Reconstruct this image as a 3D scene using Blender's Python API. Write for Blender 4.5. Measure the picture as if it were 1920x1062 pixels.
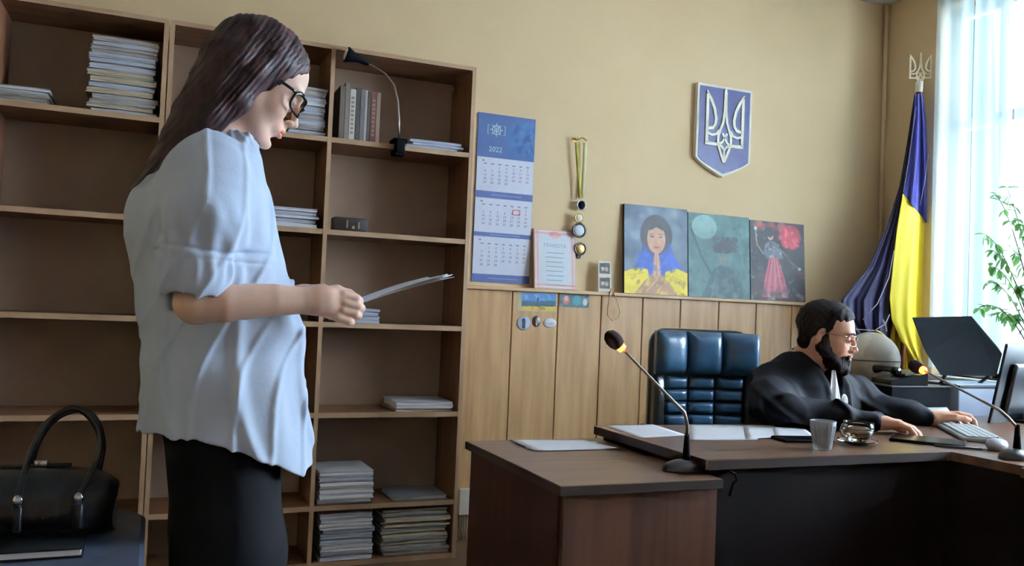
import bpy, bmesh, math, random
import numpy as np
from mathutils import Vector, Matrix, Euler
from math import radians as R, sin, cos, pi

for o in list(bpy.data.objects): bpy.data.objects.remove(o)
SC = bpy.context.scene
COL = SC.collection
random.seed(7)
rng = np.random.default_rng(5)

def c(r, g, b):
    f = lambda v: (v/255/12.92) if v/255 <= .04045 else ((v/255+.055)/1.055)**2.4
    return (f(r), f(g), f(b), 1)

# ------------------------------------------------------------ camera, world, lights, exposure
YAW, PITCH, ROLL, FPX = R(22.6), R(1.72), R(2.4), 1600.
CAM = np.array([0, -3.95, 1.13])
fw = np.array([sin(YAW)*cos(PITCH), cos(YAW)*cos(PITCH), sin(PITCH)])
rt0 = np.array([cos(YAW), -sin(YAW), 0]); up0 = np.cross(rt0, fw)
rt = rt0*cos(ROLL)+up0*sin(ROLL); up = -rt0*sin(ROLL)+up0*cos(ROLL)
cam = bpy.data.objects.new('camera', bpy.data.cameras.new('camera')); COL.objects.link(cam)
cam.data.sensor_width = 36; cam.data.lens = 36*FPX/1920; cam.data.clip_start = .05
m = Matrix.Identity(4)
for i in range(3):
    m[i][0], m[i][1], m[i][2], m[i][3] = rt[i], up[i], -fw[i], CAM[i]
cam.matrix_world = m
SC.camera = cam

def P(x, y, X=None, Y=None, Z=None, d=None):
    """the place seen at a point of the photograph, on a plane of the room"""
    v = fw + rt*(x-960)/FPX - up*(y-531)/FPX
    if d is not None: t = d
    elif X is not None: t = (X-CAM[0])/v[0]
    elif Y is not None: t = (Y-CAM[1])/v[1]
    else: t = (Z-CAM[2])/v[2]
    return Vector(CAM + v*t)

SC.view_settings.view_transform = 'Standard'; SC.view_settings.look = 'None'
SC.view_settings.gamma = 1; SC.view_settings.exposure = 0.56
SC.view_settings.use_curve_mapping = False
SC.cycles.use_denoising = True
SC.cycles.max_bounces = 8

W = bpy.data.worlds.new('world'); SC.world = W; W.use_nodes = True
nt = W.node_tree; nt.nodes.clear()
out = nt.nodes.new('ShaderNodeOutputWorld'); bg = nt.nodes.new('ShaderNodeBackground')
tc = nt.nodes.new('ShaderNodeTexCoord'); sp = nt.nodes.new('ShaderNodeSeparateXYZ')
rp = nt.nodes.new('ShaderNodeValToRGB')
mr = nt.nodes.new('ShaderNodeMapRange'); mr.inputs['From Min'].default_value = -1; mr.inputs['From Max'].default_value = 1
nt.links.new(tc.outputs['Generated'], sp.inputs[0]); nt.links.new(sp.outputs['X'], mr.inputs['Value'])
nt.links.new(mr.outputs[0], rp.inputs[0]); nt.links.new(rp.outputs[0], bg.inputs[0]); nt.links.new(bg.outputs[0], out.inputs[0])
rp.color_ramp.elements[0].position = .60; rp.color_ramp.elements[0].color = (.235, .185, .14, 1)
rp.color_ramp.elements[1].position = .92; rp.color_ramp.elements[1].color = (.19, .31, .38, 1)
bg.inputs['Strength'].default_value = 1.0

def area(name, loc, target, sx, sy, power, col):
    l = bpy.data.lights.new(name, 'AREA'); l.shape = 'RECTANGLE'; l.size = sx; l.size_y = sy
    l.energy = power; l.color = col
    o = bpy.data.objects.new(name, l); COL.objects.link(o); o.location = loc
    o.rotation_euler = (Vector(target)-Vector(loc)).to_track_quat('-Z', 'Y').to_euler()
    return o
# daylight outside the curtained window and outside the second window nearer the camera
area('daylight_curtain', (4.75, -.85, 2.0), (3, -.85, 1.9), 1.2, 2.2, 15, (.74, .92, 1.0))
area('daylight_window', (4.9, -2.45, 2.0), (.2, -2.2, 1.15), 2.0, 2.0, 620, (.64, .82, 1.0))

# ------------------------------------------------------------ materials
MATS = {}
def mat(name, col, rough=.6, col2=None, scale=6, stretch=(1, 1, 1), metal=0, bump=0, bscale=None, spec=.5,
        detail=4, attr=None, coat=0, sheen=0, trans=0, alpha=1, emit=None, estr=0, sss=0, contrast=(.35, .65), ior=1.45):
    if name in MATS: return MATS[name]
    m = bpy.data.materials.new(name); m.use_nodes = True; N = m.node_tree.nodes; L = m.node_tree.links
    b = N['Principled BSDF']; b.inputs['Roughness'].default_value = rough; b.inputs['Metallic'].default_value = metal
    b.inputs['Specular IOR Level'].default_value = spec; b.inputs['IOR'].default_value = ior
    b.inputs['Coat Weight'].default_value = coat; b.inputs['Coat Roughness'].default_value = .15
    b.inputs['Sheen Weight'].default_value = sheen; b.inputs['Transmission Weight'].default_value = trans
    b.inputs['Alpha'].default_value = alpha
    if sss:
        b.inputs['Subsurface Weight'].default_value = sss; b.inputs['Subsurface Radius'].default_value = (.012, .005, .003)
        b.inputs['Subsurface Scale'].default_value = .5
    if emit: b.inputs['Emission Color'].default_value = emit; b.inputs['Emission Strength'].default_value = estr
    t = N.new('ShaderNodeTexCoord'); mp = N.new('ShaderNodeMapping'); mp.inputs['Scale'].default_value = stretch
    L.new(t.outputs['Object'], mp.inputs[0])
    nz = N.new('ShaderNodeTexNoise'); nz.inputs['Scale'].default_value = scale; nz.inputs['Detail'].default_value = detail
    L.new(mp.outputs[0], nz.inputs['Vector'])
    if col2 is None: col2 = tuple(v*.88 for v in col[:3])+(1,)
    rp = N.new('ShaderNodeValToRGB'); rp.color_ramp.elements[0].color = col2; rp.color_ramp.elements[1].color = col
    rp.color_ramp.elements[0].position, rp.color_ramp.elements[1].position = contrast
    L.new(nz.outputs['Fac'], rp.inputs[0]); src = rp.outputs[0]
    if attr:
        a = N.new('ShaderNodeVertexColor'); a.layer_name = attr
        mx = N.new('ShaderNodeMix'); mx.data_type = 'RGBA'; mx.blend_type = 'MULTIPLY'; mx.inputs[0].default_value = 1
        L.new(a.outputs[0], mx.inputs[6]); L.new(src, mx.inputs[7]); src = mx.outputs[2]
    L.new(src, b.inputs['Base Color'])
    if bump:
        n2 = N.new('ShaderNodeTexNoise'); n2.inputs['Scale'].default_value = bscale or scale; n2.inputs['Detail'].default_value = detail
        L.new(mp.outputs[0], n2.inputs['Vector'])
        bp = N.new('ShaderNodeBump'); bp.inputs['Strength'].default_value = 1; bp.inputs['Distance'].default_value = bump
        L.new(n2.outputs['Fac'], bp.inputs['Height']); L.new(bp.outputs[0], b.inputs['Normal'])
    MATS[name] = m; return m

M_wall = mat('cream wall paint', c(214, 188, 149), .75, c(207, 180, 140), 1.5, bump=.0006, bscale=60)
M_ceil = mat('white ceiling paint', c(212, 210, 206), .8, bump=.0005, bscale=40)
M_floor = mat('brown linoleum floor', c(110, 84, 62), .45, c(92, 68, 50), 5)
M_wains = mat('light oak panelling', c(186, 148, 104), .42, c(160, 122, 80), 3.2, (9, 9, .8), bump=.0004, bscale=10, detail=6)
M_groove = mat('panel groove shadow gap wood', c(92, 64, 40), .7)
M_ledge = mat('pale ledge wood', c(205, 172, 130), .45, c(180, 148, 108), 5, (1, 8, 8))
M_shelf = mat('bookcase laminate', c(126, 84, 56), .5, c(100, 64, 42), 3, (1, 8, 8), detail=6)
M_side = mat('bookcase side laminate', c(122, 80, 54), .5, c(98, 62, 42), 3, (8, 8, 1), detail=6)
M_edge = mat('bookcase edge banding', c(172, 142, 112), .5, c(154, 124, 95), 6)
M_back = mat('hardboard back panel', c(150, 124, 102), .6, c(136, 112, 92), 4)
M_desk = mat('walnut desk laminate top', c(112, 80, 60), .32, c(86, 60, 46), 2.6, (1.2, 14, 8), detail=6, coat=.15)
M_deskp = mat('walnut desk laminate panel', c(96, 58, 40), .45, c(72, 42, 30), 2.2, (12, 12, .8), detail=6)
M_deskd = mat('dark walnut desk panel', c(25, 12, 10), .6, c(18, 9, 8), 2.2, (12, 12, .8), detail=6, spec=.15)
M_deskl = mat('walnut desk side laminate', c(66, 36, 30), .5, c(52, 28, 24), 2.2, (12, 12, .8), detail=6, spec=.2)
M_dedge = mat('dark desk edge band', c(44, 28, 22), .45)
M_white = mat('white office paper', c(232, 232, 238), .7, c(224, 224, 230), 3)
M_paperb = mat('bluish paper bundle', c(205, 210, 225), .7, c(170, 176, 195), 14, (1, 1, 40))
M_paperg = mat('grey paper bundle', c(190, 186, 182), .7, c(138, 134, 132), 14, (1, 1, 40))
M_paperc = mat('cream paper bundle', c(206, 192, 170), .7, c(160, 146, 126), 14, (1, 1, 40))
M_blk = mat('black plastic', c(12, 14, 17), .75, spec=.06)
M_blkg = mat('glossy black plastic', c(16, 17, 20), .18)
M_dgrey = mat('dark grey plastic', c(58, 56, 58), .35)
M_chrome = mat('chrome metal', c(200, 200, 205), .2, metal=1)
M_steel = mat('brushed steel neck', c(165, 158, 150), .3, metal=1)
M_leather = mat('black leather', c(18, 20, 24), .33, c(12, 13, 16), 30, bump=.0008, bscale=90, spec=.6)
M_chair = mat('black leather with painted blue sheen', c(50, 84, 108), .28, c(36, 64, 88), 12, bump=.0008, bscale=70, spec=.7, coat=.25)  # chair cushions: blue window reflection on black leather, put into the base colour
M_brass = mat('brass', c(190, 160, 90), .35, metal=.9)
M_gold = mat('pale gold paint', c(244, 240, 218), .4, c(236, 230, 204))
M_cream = mat('cream painted wood', c(235, 230, 214), .45)
M_blue = mat('deep blue enamel', c(50, 48, 108), .4, c(42, 40, 94), 20)
M_glass = mat('clear glass', (1, 1, 1, 1), .03, (1, 1, 1, 1), trans=1, ior=1.45)
M_frost = mat('frosted ribbed glass', (.90, .94, 1, 1), .35, (.8, .86, .93, 1), trans=.7, ior=1.3)
M_red = mat('red glow ring', c(255, 70, 30), .4, emit=(1, .10, .02, 1), estr=9)
M_foam = mat('dark foam', c(40, 16, 14), .95, bump=.001, bscale=200)

# ------------------------------------------------------------ building helpers
ROOT = {}
def link(o):
    COL.objects.link(o); return o
def tag(o, label=None, cat=None, group=None, kind=None):
    if label: o['label'] = label
    if cat: o['category'] = cat
    if group: o['group'] = group
    if kind: o['kind'] = kind
    return o
def thing(name, label, cat, loc, rz=0, group=None):
    o = link(bpy.data.objects.new(name, None)); o.empty_display_size = .05
    o.location = loc; o.rotation_euler = (0, 0, rz); ROOT[o.name] = Matrix.Translation(Vector(loc)) @ Matrix.Rotation(rz, 4, 'Z')
    return tag(o, label, cat, group)
def copy_tree(o, parent=None):
    n = o.copy(); link(n); n.parent = parent
    for ch in list(o.children): copy_tree(ch, n)
    return n

class MB:
    """collects shapes for one mesh"""
    def __init__(s): s.v = []; s.f = []; s.mi = []; s.sm = []; s.cur = 0
    def add(s, vs, fs, mi=None, smooth=False, M=None):
        o = len(s.v)
        s.v += [tuple(M @ Vector(p)) if M is not None else tuple(p) for p in vs]
        for k, f in enumerate(fs):
            s.f.append(tuple(i+o for i in f)); s.mi.append((mi[k] if isinstance(mi, (list, tuple)) else (mi or 0))); s.sm.append(smooth)
        return s
    def box(s, x0, x1, y0, y1, z0, z1, M=None, mi=0, bev=0, seg=1, front=None):
        bm = bmesh.new(); bmesh.ops.create_cube(bm, size=1)
        for v in bm.verts: v.co = Vector(((x0+x1)/2+v.co.x*(x1-x0), (y0+y1)/2+v.co.y*(y1-y0), (z0+z1)/2+v.co.z*(z1-z0)))
        if bev: bmesh.ops.bevel(bm, geom=bm.edges[:], offset=bev, segments=seg, affect='EDGES', profile=.5)
        bm.normal_update()
        mis = [front if (front is not None and f.normal.y < -.9) else mi for f in bm.faces]
        bm.verts.index_update()
        s.add([v.co[:] for v in bm.verts], [[v.index for v in f.verts] for f in bm.faces], mis, bool(bev and seg > 1), M); bm.free(); return s
    def prism(s, poly, h0, h1, M=None, mi=0, side=None):
        """polygon (x,y) extruded from h0 to h1 along z"""
        n = len(poly); vs = [(x, y, h0) for x, y in poly]+[(x, y, h1) for x, y in poly]
        ar = sum(poly[i][0]*poly[(i+1) % n][1]-poly[(i+1) % n][0]*poly[i][1] for i in range(n))
        if ar < 0: vs = vs[:n][::-1]+vs[n:][::-1]
        fs = [tuple(range(n))[::-1], tuple(range(n, 2*n))]+[(i, (i+1) % n, n+(i+1) % n, n+i) for i in range(n)]
        s.add(vs, fs, [mi, mi]+[mi if side is None else side]*n, False, M); return s
    def tube(s, path, r, n=10, M=None, mi=0, closed=False, flat=None):
        """round bar along a path; r number or list; flat=(axis vector, scale)"""
        pts = [Vector(p) for p in path]; k = len(pts)
        rs = r if isinstance(r, (list, tuple)) else [r]*k
        vs = []; fs = []; ref = None
        for i, p in enumerate(pts):
            t = (pts[(i+1) % k]-pts[i-1]) if closed else (pts[min(i+1, k-1)]-pts[max(i-1, 0)])
            t.normalize()
            if ref is None: ref = t.orthogonal().normalized()
            ref = (ref-t*ref.dot(t)).normalized(); b = t.cross(ref)
            for j in range(n):
                a = 2*pi*j/n; o = ref*cos(a)*rs[i]+b*sin(a)*rs[i]
                if flat: ax, sc = flat; ax = Vector(ax).normalized(); o = o+ax*(o.dot(ax))*(sc-1)
                vs.append(p+o)
        for i in range(k if closed else k-1):
            for j in range(n):
                a, b2 = i*n+j, i*n+(j+1) % n; q = (i+1) % k
                fs.append((a, b2, q*n+(j+1) % n, q*n+j))
        if not closed: fs += [tuple(range(n))[::-1], tuple((k-1)*n+j for j in range(n))]
        s.add(vs, fs, mi, True, M); return s
    def lathe(s, prof, n=32, M=None, mi=0, smooth=True):
        vs = []; fs = []
        k = len(prof)
        for r, z in prof:
            for j in range(n): a = 2*pi*j/n; vs.append((r*cos(a), r*sin(a), z))
        for i in range(k-1):
            for j in range(n): fs.append((i*n+j, i*n+(j+1) % n, (i+1)*n+(j+1) % n, (i+1)*n+j))
        fs += [tuple(range(n))[::-1], tuple((k-1)*n+j for j in range(n))]
        s.add(vs, fs, mi, smooth, M); return s
    def ell(s, cen, rad, n=24, M=None, mi=0):
        prof = [(max(1e-4, cos(a)), sin(a)) for a in np.linspace(-pi/2, pi/2, n//2+1)]
        T = Matrix.Translation(Vector(cen)) @ Matrix.Diagonal((rad[0], rad[1], rad[2], 1))
        return s.lathe(prof, n, (M @ T) if M is not None else T, mi)
    def grid(s, rows, M=None, mi=0, smooth=True, thick=0):
        """rows: list of equally long point lists; thick gives the sheet a second face"""
        h, w = len(rows), len(rows[0])
        V = [Vector(p) for r_ in rows for p in r_]
        fs = [(i*w+j, i*w+j+1, (i+1)*w+j+1, (i+1)*w+j) for i in range(h-1) for j in range(w-1)]
        if thick:
            nr = []
            for i in range(h):
                for j in range(w):
                    a = V[i*w+min(j+1, w-1)]-V[i*w+max(j-1, 0)]; b = V[min(i+1, h-1)*w+j]-V[max(i-1, 0)*w+j]
                    nr.append(a.cross(b).normalized()*thick)
            k = len(V); V = V+[V[i]+nr[i] for i in range(k)]
            fs = fs[:]+[tuple(k+q for q in f)[::-1] for f in fs]
            B = [j for j in range(w)]+[i*w+w-1 for i in range(1, h)]+[(h-1)*w+j for j in range(w-2, -1, -1)]+[i*w for i in range(h-2, 0, -1)]
            fs += [(B[(q+1) % len(B)], B[q], B[q]+k, B[(q+1) % len(B)]+k) for q in range(len(B))]
        s.add(V, fs, mi, smooth, M); return s
    def build(s, name, m, parent=None, local=False, auto=None):
        me = bpy.data.meshes.new(name)
        vs = s.v
        if parent is not None and not local:
            inv = ROOT[parent.name].inverted(); vs = [inv @ Vector(p) for p in vs]
        me.from_pydata([tuple(p) for p in vs], [], s.f); me.update()
        for q in (m if isinstance(m, (list, tuple)) else [m]): me.materials.append(q)
        me.polygons.foreach_set('material_index', s.mi); me.polygons.foreach_set('use_smooth', s.sm)
        o = link(bpy.data.objects.new(name, me)); o.parent = parent
        if parent is not None: ROOT[o.name] = ROOT[parent.name]
        return o
def struct(mb, name, m):
    o = mb.build(name, m); o['kind'] = 'structure'; return o
def T(x, y, z, rz=0, rx=0, ry=0): return Matrix.Translation((x, y, z)) @ Euler((rx, ry, rz)).to_matrix().to_4x4()

def text_mesh(mb, txt, size, M, mi=0, depth=.0004, align='LEFT'):
    cu = bpy.data.curves.new('t', 'FONT'); cu.body = txt; cu.size = size; cu.extrude = depth; cu.align_x = align; cu.resolution_u = 2
    o = bpy.data.objects.new('t', cu); COL.objects.link(o)
    me = o.to_mesh()
    mb.add([v.co[:] for v in me.vertices], [tuple(p.vertices) for p in me.polygons], mi, False, M)
    o.to_mesh_clear(); bpy.data.objects.remove(o); bpy.data.curves.remove(cu)

# ------------------------------------------------------------ room shell
RX, CZ = 4.07, 3.09
struct(MB().box(-2.4, 4.4, -6.6, .2, -.12, 0), 'floor', M_floor)
struct(MB().box(-2.4, 4.4, -6.6, .2, CZ, CZ+.12), 'ceiling', M_ceil)
struct(MB().box(-2.4, 4.27, 0, .15, 0, CZ), 'wall_back', M_wall)
struct(MB().box(-2.4, -2.2, -6.6, 0, 0, CZ), 'wall_left', M_wall)
w = MB(); S0, S1 = .86, 2.95
for y0, y1, z0, z1 in [(-.40, 0, 0, CZ), (-6.6, -.40, 0, S0), (-6.6, -.40, S1, CZ), (-1.65, -1.35, S0, S1), (-6.6, -3.4, S0, S1)]:
    w.box(RX, RX+.2, y0, y1, z0, z1)
struct(w, 'wall_right', M_wall)
M_wframe = mat('white window frame', c(225, 228, 230), .4)
for k, (a, b) in enumerate([(-1.35, -.40), (-3.4, -1.65)]):
    q = MB(); x0, x1 = RX+.10, RX+.16
    n = 3
    for z in (S0, S1-.06): q.box(x0, x1, a, b, z, z+.06, bev=.004)
    q.box(x0, x1, a, b, 2.25, 2.31, bev=.004)
    for i in range(n+1):
        yy = a+(b-a-.06)*i/n; q.box(x0, x1, yy, yy+.06, S0, S1, bev=.004)
    wn = struct(q, 'window_%d' % (k+1), M_wframe)
    ROOT[wn.name] = Matrix.Identity(4)
    MB().box(RX+.128, RX+.132, a, b, S0, S1).build('window_pane', mat('window pane glass', (1, 1, 1, 1), 0, (1, 1, 1, 1), trans=1, ior=1.02), wn)
    MB().box(RX-.10, RX+.10, a-.03, b+.03, S0-.035, S0, bev=.004).build('window_sill', M_wframe, wn)
# service pipe in the corner
struct(MB().tube([(RX-.03, -.03, 1.27), (RX-.03, -.03, CZ)], .012), 'trim_1', M_wall)

# wainscot: planks with shadow gaps, ledge on top
WT = 1.236
X0, X1 = 1.30, RX
base = MB().box(X0, X1, -.026, 0, 0, WT-.018, mi=0)
wains = base.build('trim_2', M_groove); wains['kind'] = 'structure'
cuts = [P(x, 650, Y=-.04).x for x in (957, 1043, 1124, 1202, 1273, 1345, 1415)]
d = cuts[-1]-cuts[-2]
while cuts[-1]+d < X1-.05: cuts.append(cuts[-1]+d)
edges = [X0]+cuts+[X1]
pl = MB()
for a, b in zip(edges[:-1], edges[1:]): pl.box(a+.002, b-.002, -.042, -.02, 0, WT-.018, bev=.003)
struct(pl, 'trim_3', M_wains)
struct(MB().box(X0, X1, -.062, 0, WT-.018, WT, bev=.003), 'trim_4', M_ledge)
# ------------------------------------------------------------ bookcases
SH = [.262, .655, 1.04, 1.435, 1.83]; TOPZ = 2.225
def bookcase(name, label, xs, bays_inner):
    t = thing(name, label, 'bookcase', ((xs[0]+xs[-1])/2, -.15, 0))
    x0, x1 = xs[0], xs[-1]; th = .018
    MB().box(x0, x1, -.008, -.003, .0, TOPZ-.002).build('back_panel', M_back, t)
    for x in (x0, x1-th): MB().box(x, x+th, -.3, -.008, 0, TOPZ-th, front=1).build('side_panel', [M_side, M_edge], t)
    MB().box(x0, x1, -.3, -.008, TOPZ-th, TOPZ, front=1).build('top_panel', [M_shelf, M_edge], t)
    for x in bays_inner: MB().box(x-th/2, x+th/2, -.3, -.008, .0, TOPZ-th, front=1).build('divider', [M_side, M_edge], t)
    bx = [x0+th]+sum([[x-th/2, x+th/2] for x in bays_inner], [])+[x1-th]
    for i in range(0, len(bx), 2):
        for z in SH+[.0235]: MB().box(bx[i], bx[i+1], -.298, -.008, z-th-(.004), z, front=1).build('shelf', [M_shelf, M_edge], t)
    return t
bookcase('bookcase', 'brown open bookcase on the left, behind the handbag', [-1.235, -.004], [-.6])
bookcase('bookcase', 'brown open bookcase with the clip lamp, beside the wall calendar', [.0, 1.30], [.65])

def sheaf(name, lab, cat, x0, x1, y0, y1, z, h, m, rz=0, group=None, droop=0.0, cover=None, parent=None):
    """a bundle of papers: slightly ragged edges and a soft droop at the front"""
    cx, cy = (x0+x1)/2, (y0+y1)/2; W2, D2 = (x1-x0)/2, (y1-y0)/2
    t = thing(name, lab, cat, (cx, cy, z), rz, group)
    mb = MB(); n = 9; lay = max(2, int(h/.006))
    # ragged stack body: layered loops
    vs = []; fs = []
    loops = []
    for k in range(lay+1):
        zz = h*k/lay; j = random.uniform(-.0035, .0035); j2 = random.uniform(-.004, .004)
        lp = []
        for sx, sy in ((-1, -1), (0, -1), (1, -1), (1, 0), (1, 1), (0, 1), (-1, 1), (-1, 0)):
            dz = -droop*(abs(sx)) * (zz/h) + (droop*.4 if sx == 0 else 0)*(zz/h)
            lp.append((sx*W2+j+random.uniform(-.001, .001), sy*D2+j2, zz+dz))
        loops.append(lp)
    for lp in loops: vs += lp
    for k in range(lay):
        for i in range(8): fs.append((k*8+i, k*8+(i+1) % 8, (k+1)*8+(i+1) % 8, (k+1)*8+i))
    vs += [(0, 0, 0), (0, 0, h+droop*.4)]; q = len(vs)
    for i in range(8): fs.append((q-2, (i+1) % 8, i)); fs.append((q-1, lay*8+i, lay*8+(i+1) % 8))
    mb.add(vs, fs, 0); mb.build('pages', m, t, local=True)
    if cover:
        MB().box(-W2-.002, W2+.002, -D2-.002, D2+.002, h, h+.0014).build('cover', cover, t, local=True)
    return t

M_cov = [mat('pale green folder card', c(176, 188, 178), .7), mat('grey folder card', c(140, 140, 142), .7), mat('brown folder card', c(150, 126, 104), .7),
         mat('white folder card', c(222, 222, 226), .7), mat('blue grey folder card', c(150, 165, 190), .7), mat('lilac folder card', c(182, 178, 196), .7)]
ORD = ['topmost', 'second', 'third', 'fourth', 'fifth', 'sixth', 'seventh', 'eighth', 'ninth', 'tenth', 'eleventh', 'twelfth', 'thirteenth', 'fourteenth', 'fifteenth']
def stack(x0, x1, z0, z1, n, mats, where, cat='folder', name='document_folder', y=(-.285, -.045), covers=(0, 1, 2, 3), cov=.6, jit=.006, droop=.002):
    z = z0+.0005; hs = [random.uniform(.7, 1.3) for _ in range(n)]; s = (z1-z0-.0016*n)/sum(hs)
    for i, h in enumerate(hs):
        top = i == n-1
        lab = ('topmost folder of ' if top else 'lowest folder of ' if i == 0 else ORD[n-1-i]+' folder from the top in ')+where
        j = random.uniform(-jit, jit)
        cv = M_cov[random.choice(covers)] if (random.random() < cov or top) else None
        sheaf(name, lab, cat, x0+j, x1+j, y[0]+random.uniform(0, jit*1.5), y[1], z, h*s-.0012, random.choice(mats), random.uniform(-.03, .03),
              group='folders in '+where, droop=min(droop, h*s*.12), cover=cv)
        z += h*s+.0012
def px(x, y=0, Y=-.29): return P(x, y, Y=Y).x
# left bookcase, top shelf
stack(-.583, px(92, 170), 1.83, 1.895, 5, [M_paperc, M_paperg, M_white], 'the low stack at the left photo edge', jit=.012)
stack(px(168, 150), px(296, 150)-.006, 1.83, 2.135, 15, [M_paperc, M_paperg, M_paperb], 'the tall stack on the left top shelf', jit=.010, droop=.004)
tag(MB().box(px(112, 190), px(150, 190), -.24, -.08, 1.8305, 1.842, bev=.002).build('notebook', M_blk), 'small black notebook lying between two paper stacks on the left top shelf', 'notebook')
# right bookcase, left bay behind the woman
stack(px(540, 200), px(610, 200), 1.83, 2.04, 10, [M_paperb, M_paperg, M_white], 'the stack behind the woman face', covers=(1, 3, 4, 5))
stack(px(470, 400), px(596, 420), 1.435, 1.52, 5, [M_paperb, M_white], 'the stack beside the woman chest', covers=(3, 5), jit=.012)
# right bay
stack(px(770, 280), px(866, 280), 1.83, 1.872, 3, [M_white, M_paperb], 'the loose papers right of the clip lamp', covers=(3, 3), jit=.014)
stack(px(628, 600), px(710, 600), 1.04, 1.105, 4, [M_paperb, M_white], 'the small stack just below the held papers', covers=(4, 3), jit=.006, y=(-.29, -.1))
stack(px(745, 770), px(850, 770), .655, .70, 3, [M_white, M_paperc], 'the thin pile on the third lowest shelf', covers=(3, 3, 2), jit=.014)
stack(px(592, 930)+.012, px(698, 930), .262, .405, 6, [M_paperb, M_white], 'the bluish stack on the second lowest shelf', covers=(3, 4), jit=.006)
stack(px(592, 1050)+.018, px(697, 1050), .0235, .225, 9, [M_paperb, M_white], 'the bluish stack on the lowest shelf', covers=(4, 3), jit=.006, droop=.004)
stack(px(712, 1050)+.01, px(840, 1050)-.005, .0235, .23, 13, [M_paperg, M_paperc], 'the grey crumpled stack on the lowest shelf', covers=(0, 1, 4), jit=.012, droop=.006)
t = thing('ring_binder', 'flat grey closed binder lying on the second lowest shelf', 'binder', (px(790, 930), -.165, .262))
MB().box(-.125, .125, -.11, .10, .001, .004).build('cover', M_cov[1], t, local=True)
MB().box(-.12, .12, -.105, .095, .004, .014).build('pages', M_paperg, t, local=True)
MB().box(-.125, .125, -.11, .10, .014, .017).build('cover', M_cov[1], t, local=True)

# upright books beside the divider
specs = [(.022, .235, (96, 84, 72), 'dark grey book against the divider'), (.02, .25, (128, 118, 108), 'tall taupe book second from the divider'), (.026, .225, (226, 222, 214), 'thick white book among darker ones'),
         (.02, .235, (70, 66, 62), 'dark book right of the thick white one'), (.018, .232, (120, 116, 112), 'grey book in the middle of the upright row'), (.012, .228, (210, 204, 196), 'thin white book in the middle of the upright row'),
         (.014, .225, (84, 74, 70), 'dark brown thin book left of the red lettered spine'), (.024, .222, (104, 60, 52), 'maroon book with pale lettering on its spine'), (.018, .224, (156, 132, 118), 'tan book at the right end of the upright row')]
x = px(636, 262)
for k, (w_, h_, col, lab) in enumerate(specs):
    t = thing('book', lab+', top shelf by the clip lamp', 'book', (x+w_/2, -.18, 1.8305), 0, None)
    lean = .0
    m_ = mat('book cover %d' % k, c(*col), .5)
    MB().box(-w_/2, -w_/2+.002, -.085, .075, 0, h_).box(w_/2-.0025, w_/2-.0005, -.085, .075, 0, h_).box(-w_/2, w_/2-.0005, -.087, -.083, 0, h_, bev=.0008).build('cover', m_, t, local=True)
    MB().box(-w_/2+.002, w_/2-.0025, -.083, .072, .003, h_-.004).build('pages', M_paperc, t, local=True)
    if k in (2, 7):
        q = MB()
        for j in range(9): q.box(-w_*.25, w_*.25, -.0882, -.0868, .03+j*.019, .03+j*.019+.010)
        q.build('spine_marks', mat('spine print', c(222, 206, 190) if k == 7 else c(150, 130, 110), .6), t, local=True)
    x += w_+.0006
# clip lamp
lp = thing('clip_lamp', 'black clip-on gooseneck lamp clamped to the top shelf edge', 'lamp', (.953, -.3, 1.83))
b0 = P(748, 272, Y=-.315); hd = P(668, 112, Y=-.34)
MB().box(b0.x-.032, b0.x+.032, -.345, -.262, 1.8305, 1.852, bev=.008, seg=3).box(b0.x-.026, b0.x+.026, -.345, -.27, 1.778, 1.8055, bev=.008, seg=3).box(b0.x-.02, b0.x+.02, -.352, -.305, 1.785, 1.848, bev=.006, seg=2).build('clamp', M_blk, lp)
path = [P(x_, y_, Y=-.325) for x_, y_ in ((748, 262), (748, 225), (746, 190), (739, 160), (722, 138), (700, 124), (684, 118))]
MB().tube(path, .0045, 10).build('gooseneck', M_steel, lp)
hv = (P(650, 103, Y=-.34)-P(690, 120, Y=-.34)).normalized()
hm = Matrix.Translation(P(692, 120, Y=-.33)) @ hv.to_track_quat('Z', 'Y').to_matrix().to_4x4()
MB().lathe([(.006, 0), (.012, .01), (.014, .05), (.024, .075), (.034, .10), (.034, .104), (.03, .104)], 24, hm).build('lamp_shade', M_blk, lp)
MB().ell((0, 0, .102), (.026, .026, .010), 20, hm).build('bulb', M_cream, lp)
wv = [P(x_, y_, Y=-.31) for x_, y_ in ((742, 290), (735, 305), (738, 320), (752, 322))]
# black desk clock / ink stamp box
bc = thing('stamp_box', 'small black box with a bright rim on the shelf right of the woman', 'box', (px(658, 425), -.26, 1.4355))
MB().box(-.072, .072, -.03, .05, 0, .058, bev=.004, seg=2).build('box_body', mat('dark brown box', c(38, 26, 22), .45), bc, local=True)
MB().box(-.02, -.014, -.034, -.029, .012, .045).box(.004, .016, -.034, -.029, .01, .022).box(.03, .037, -.034, -.029, .012, .04).build('clasp', M_chrome, bc, local=True)

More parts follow.
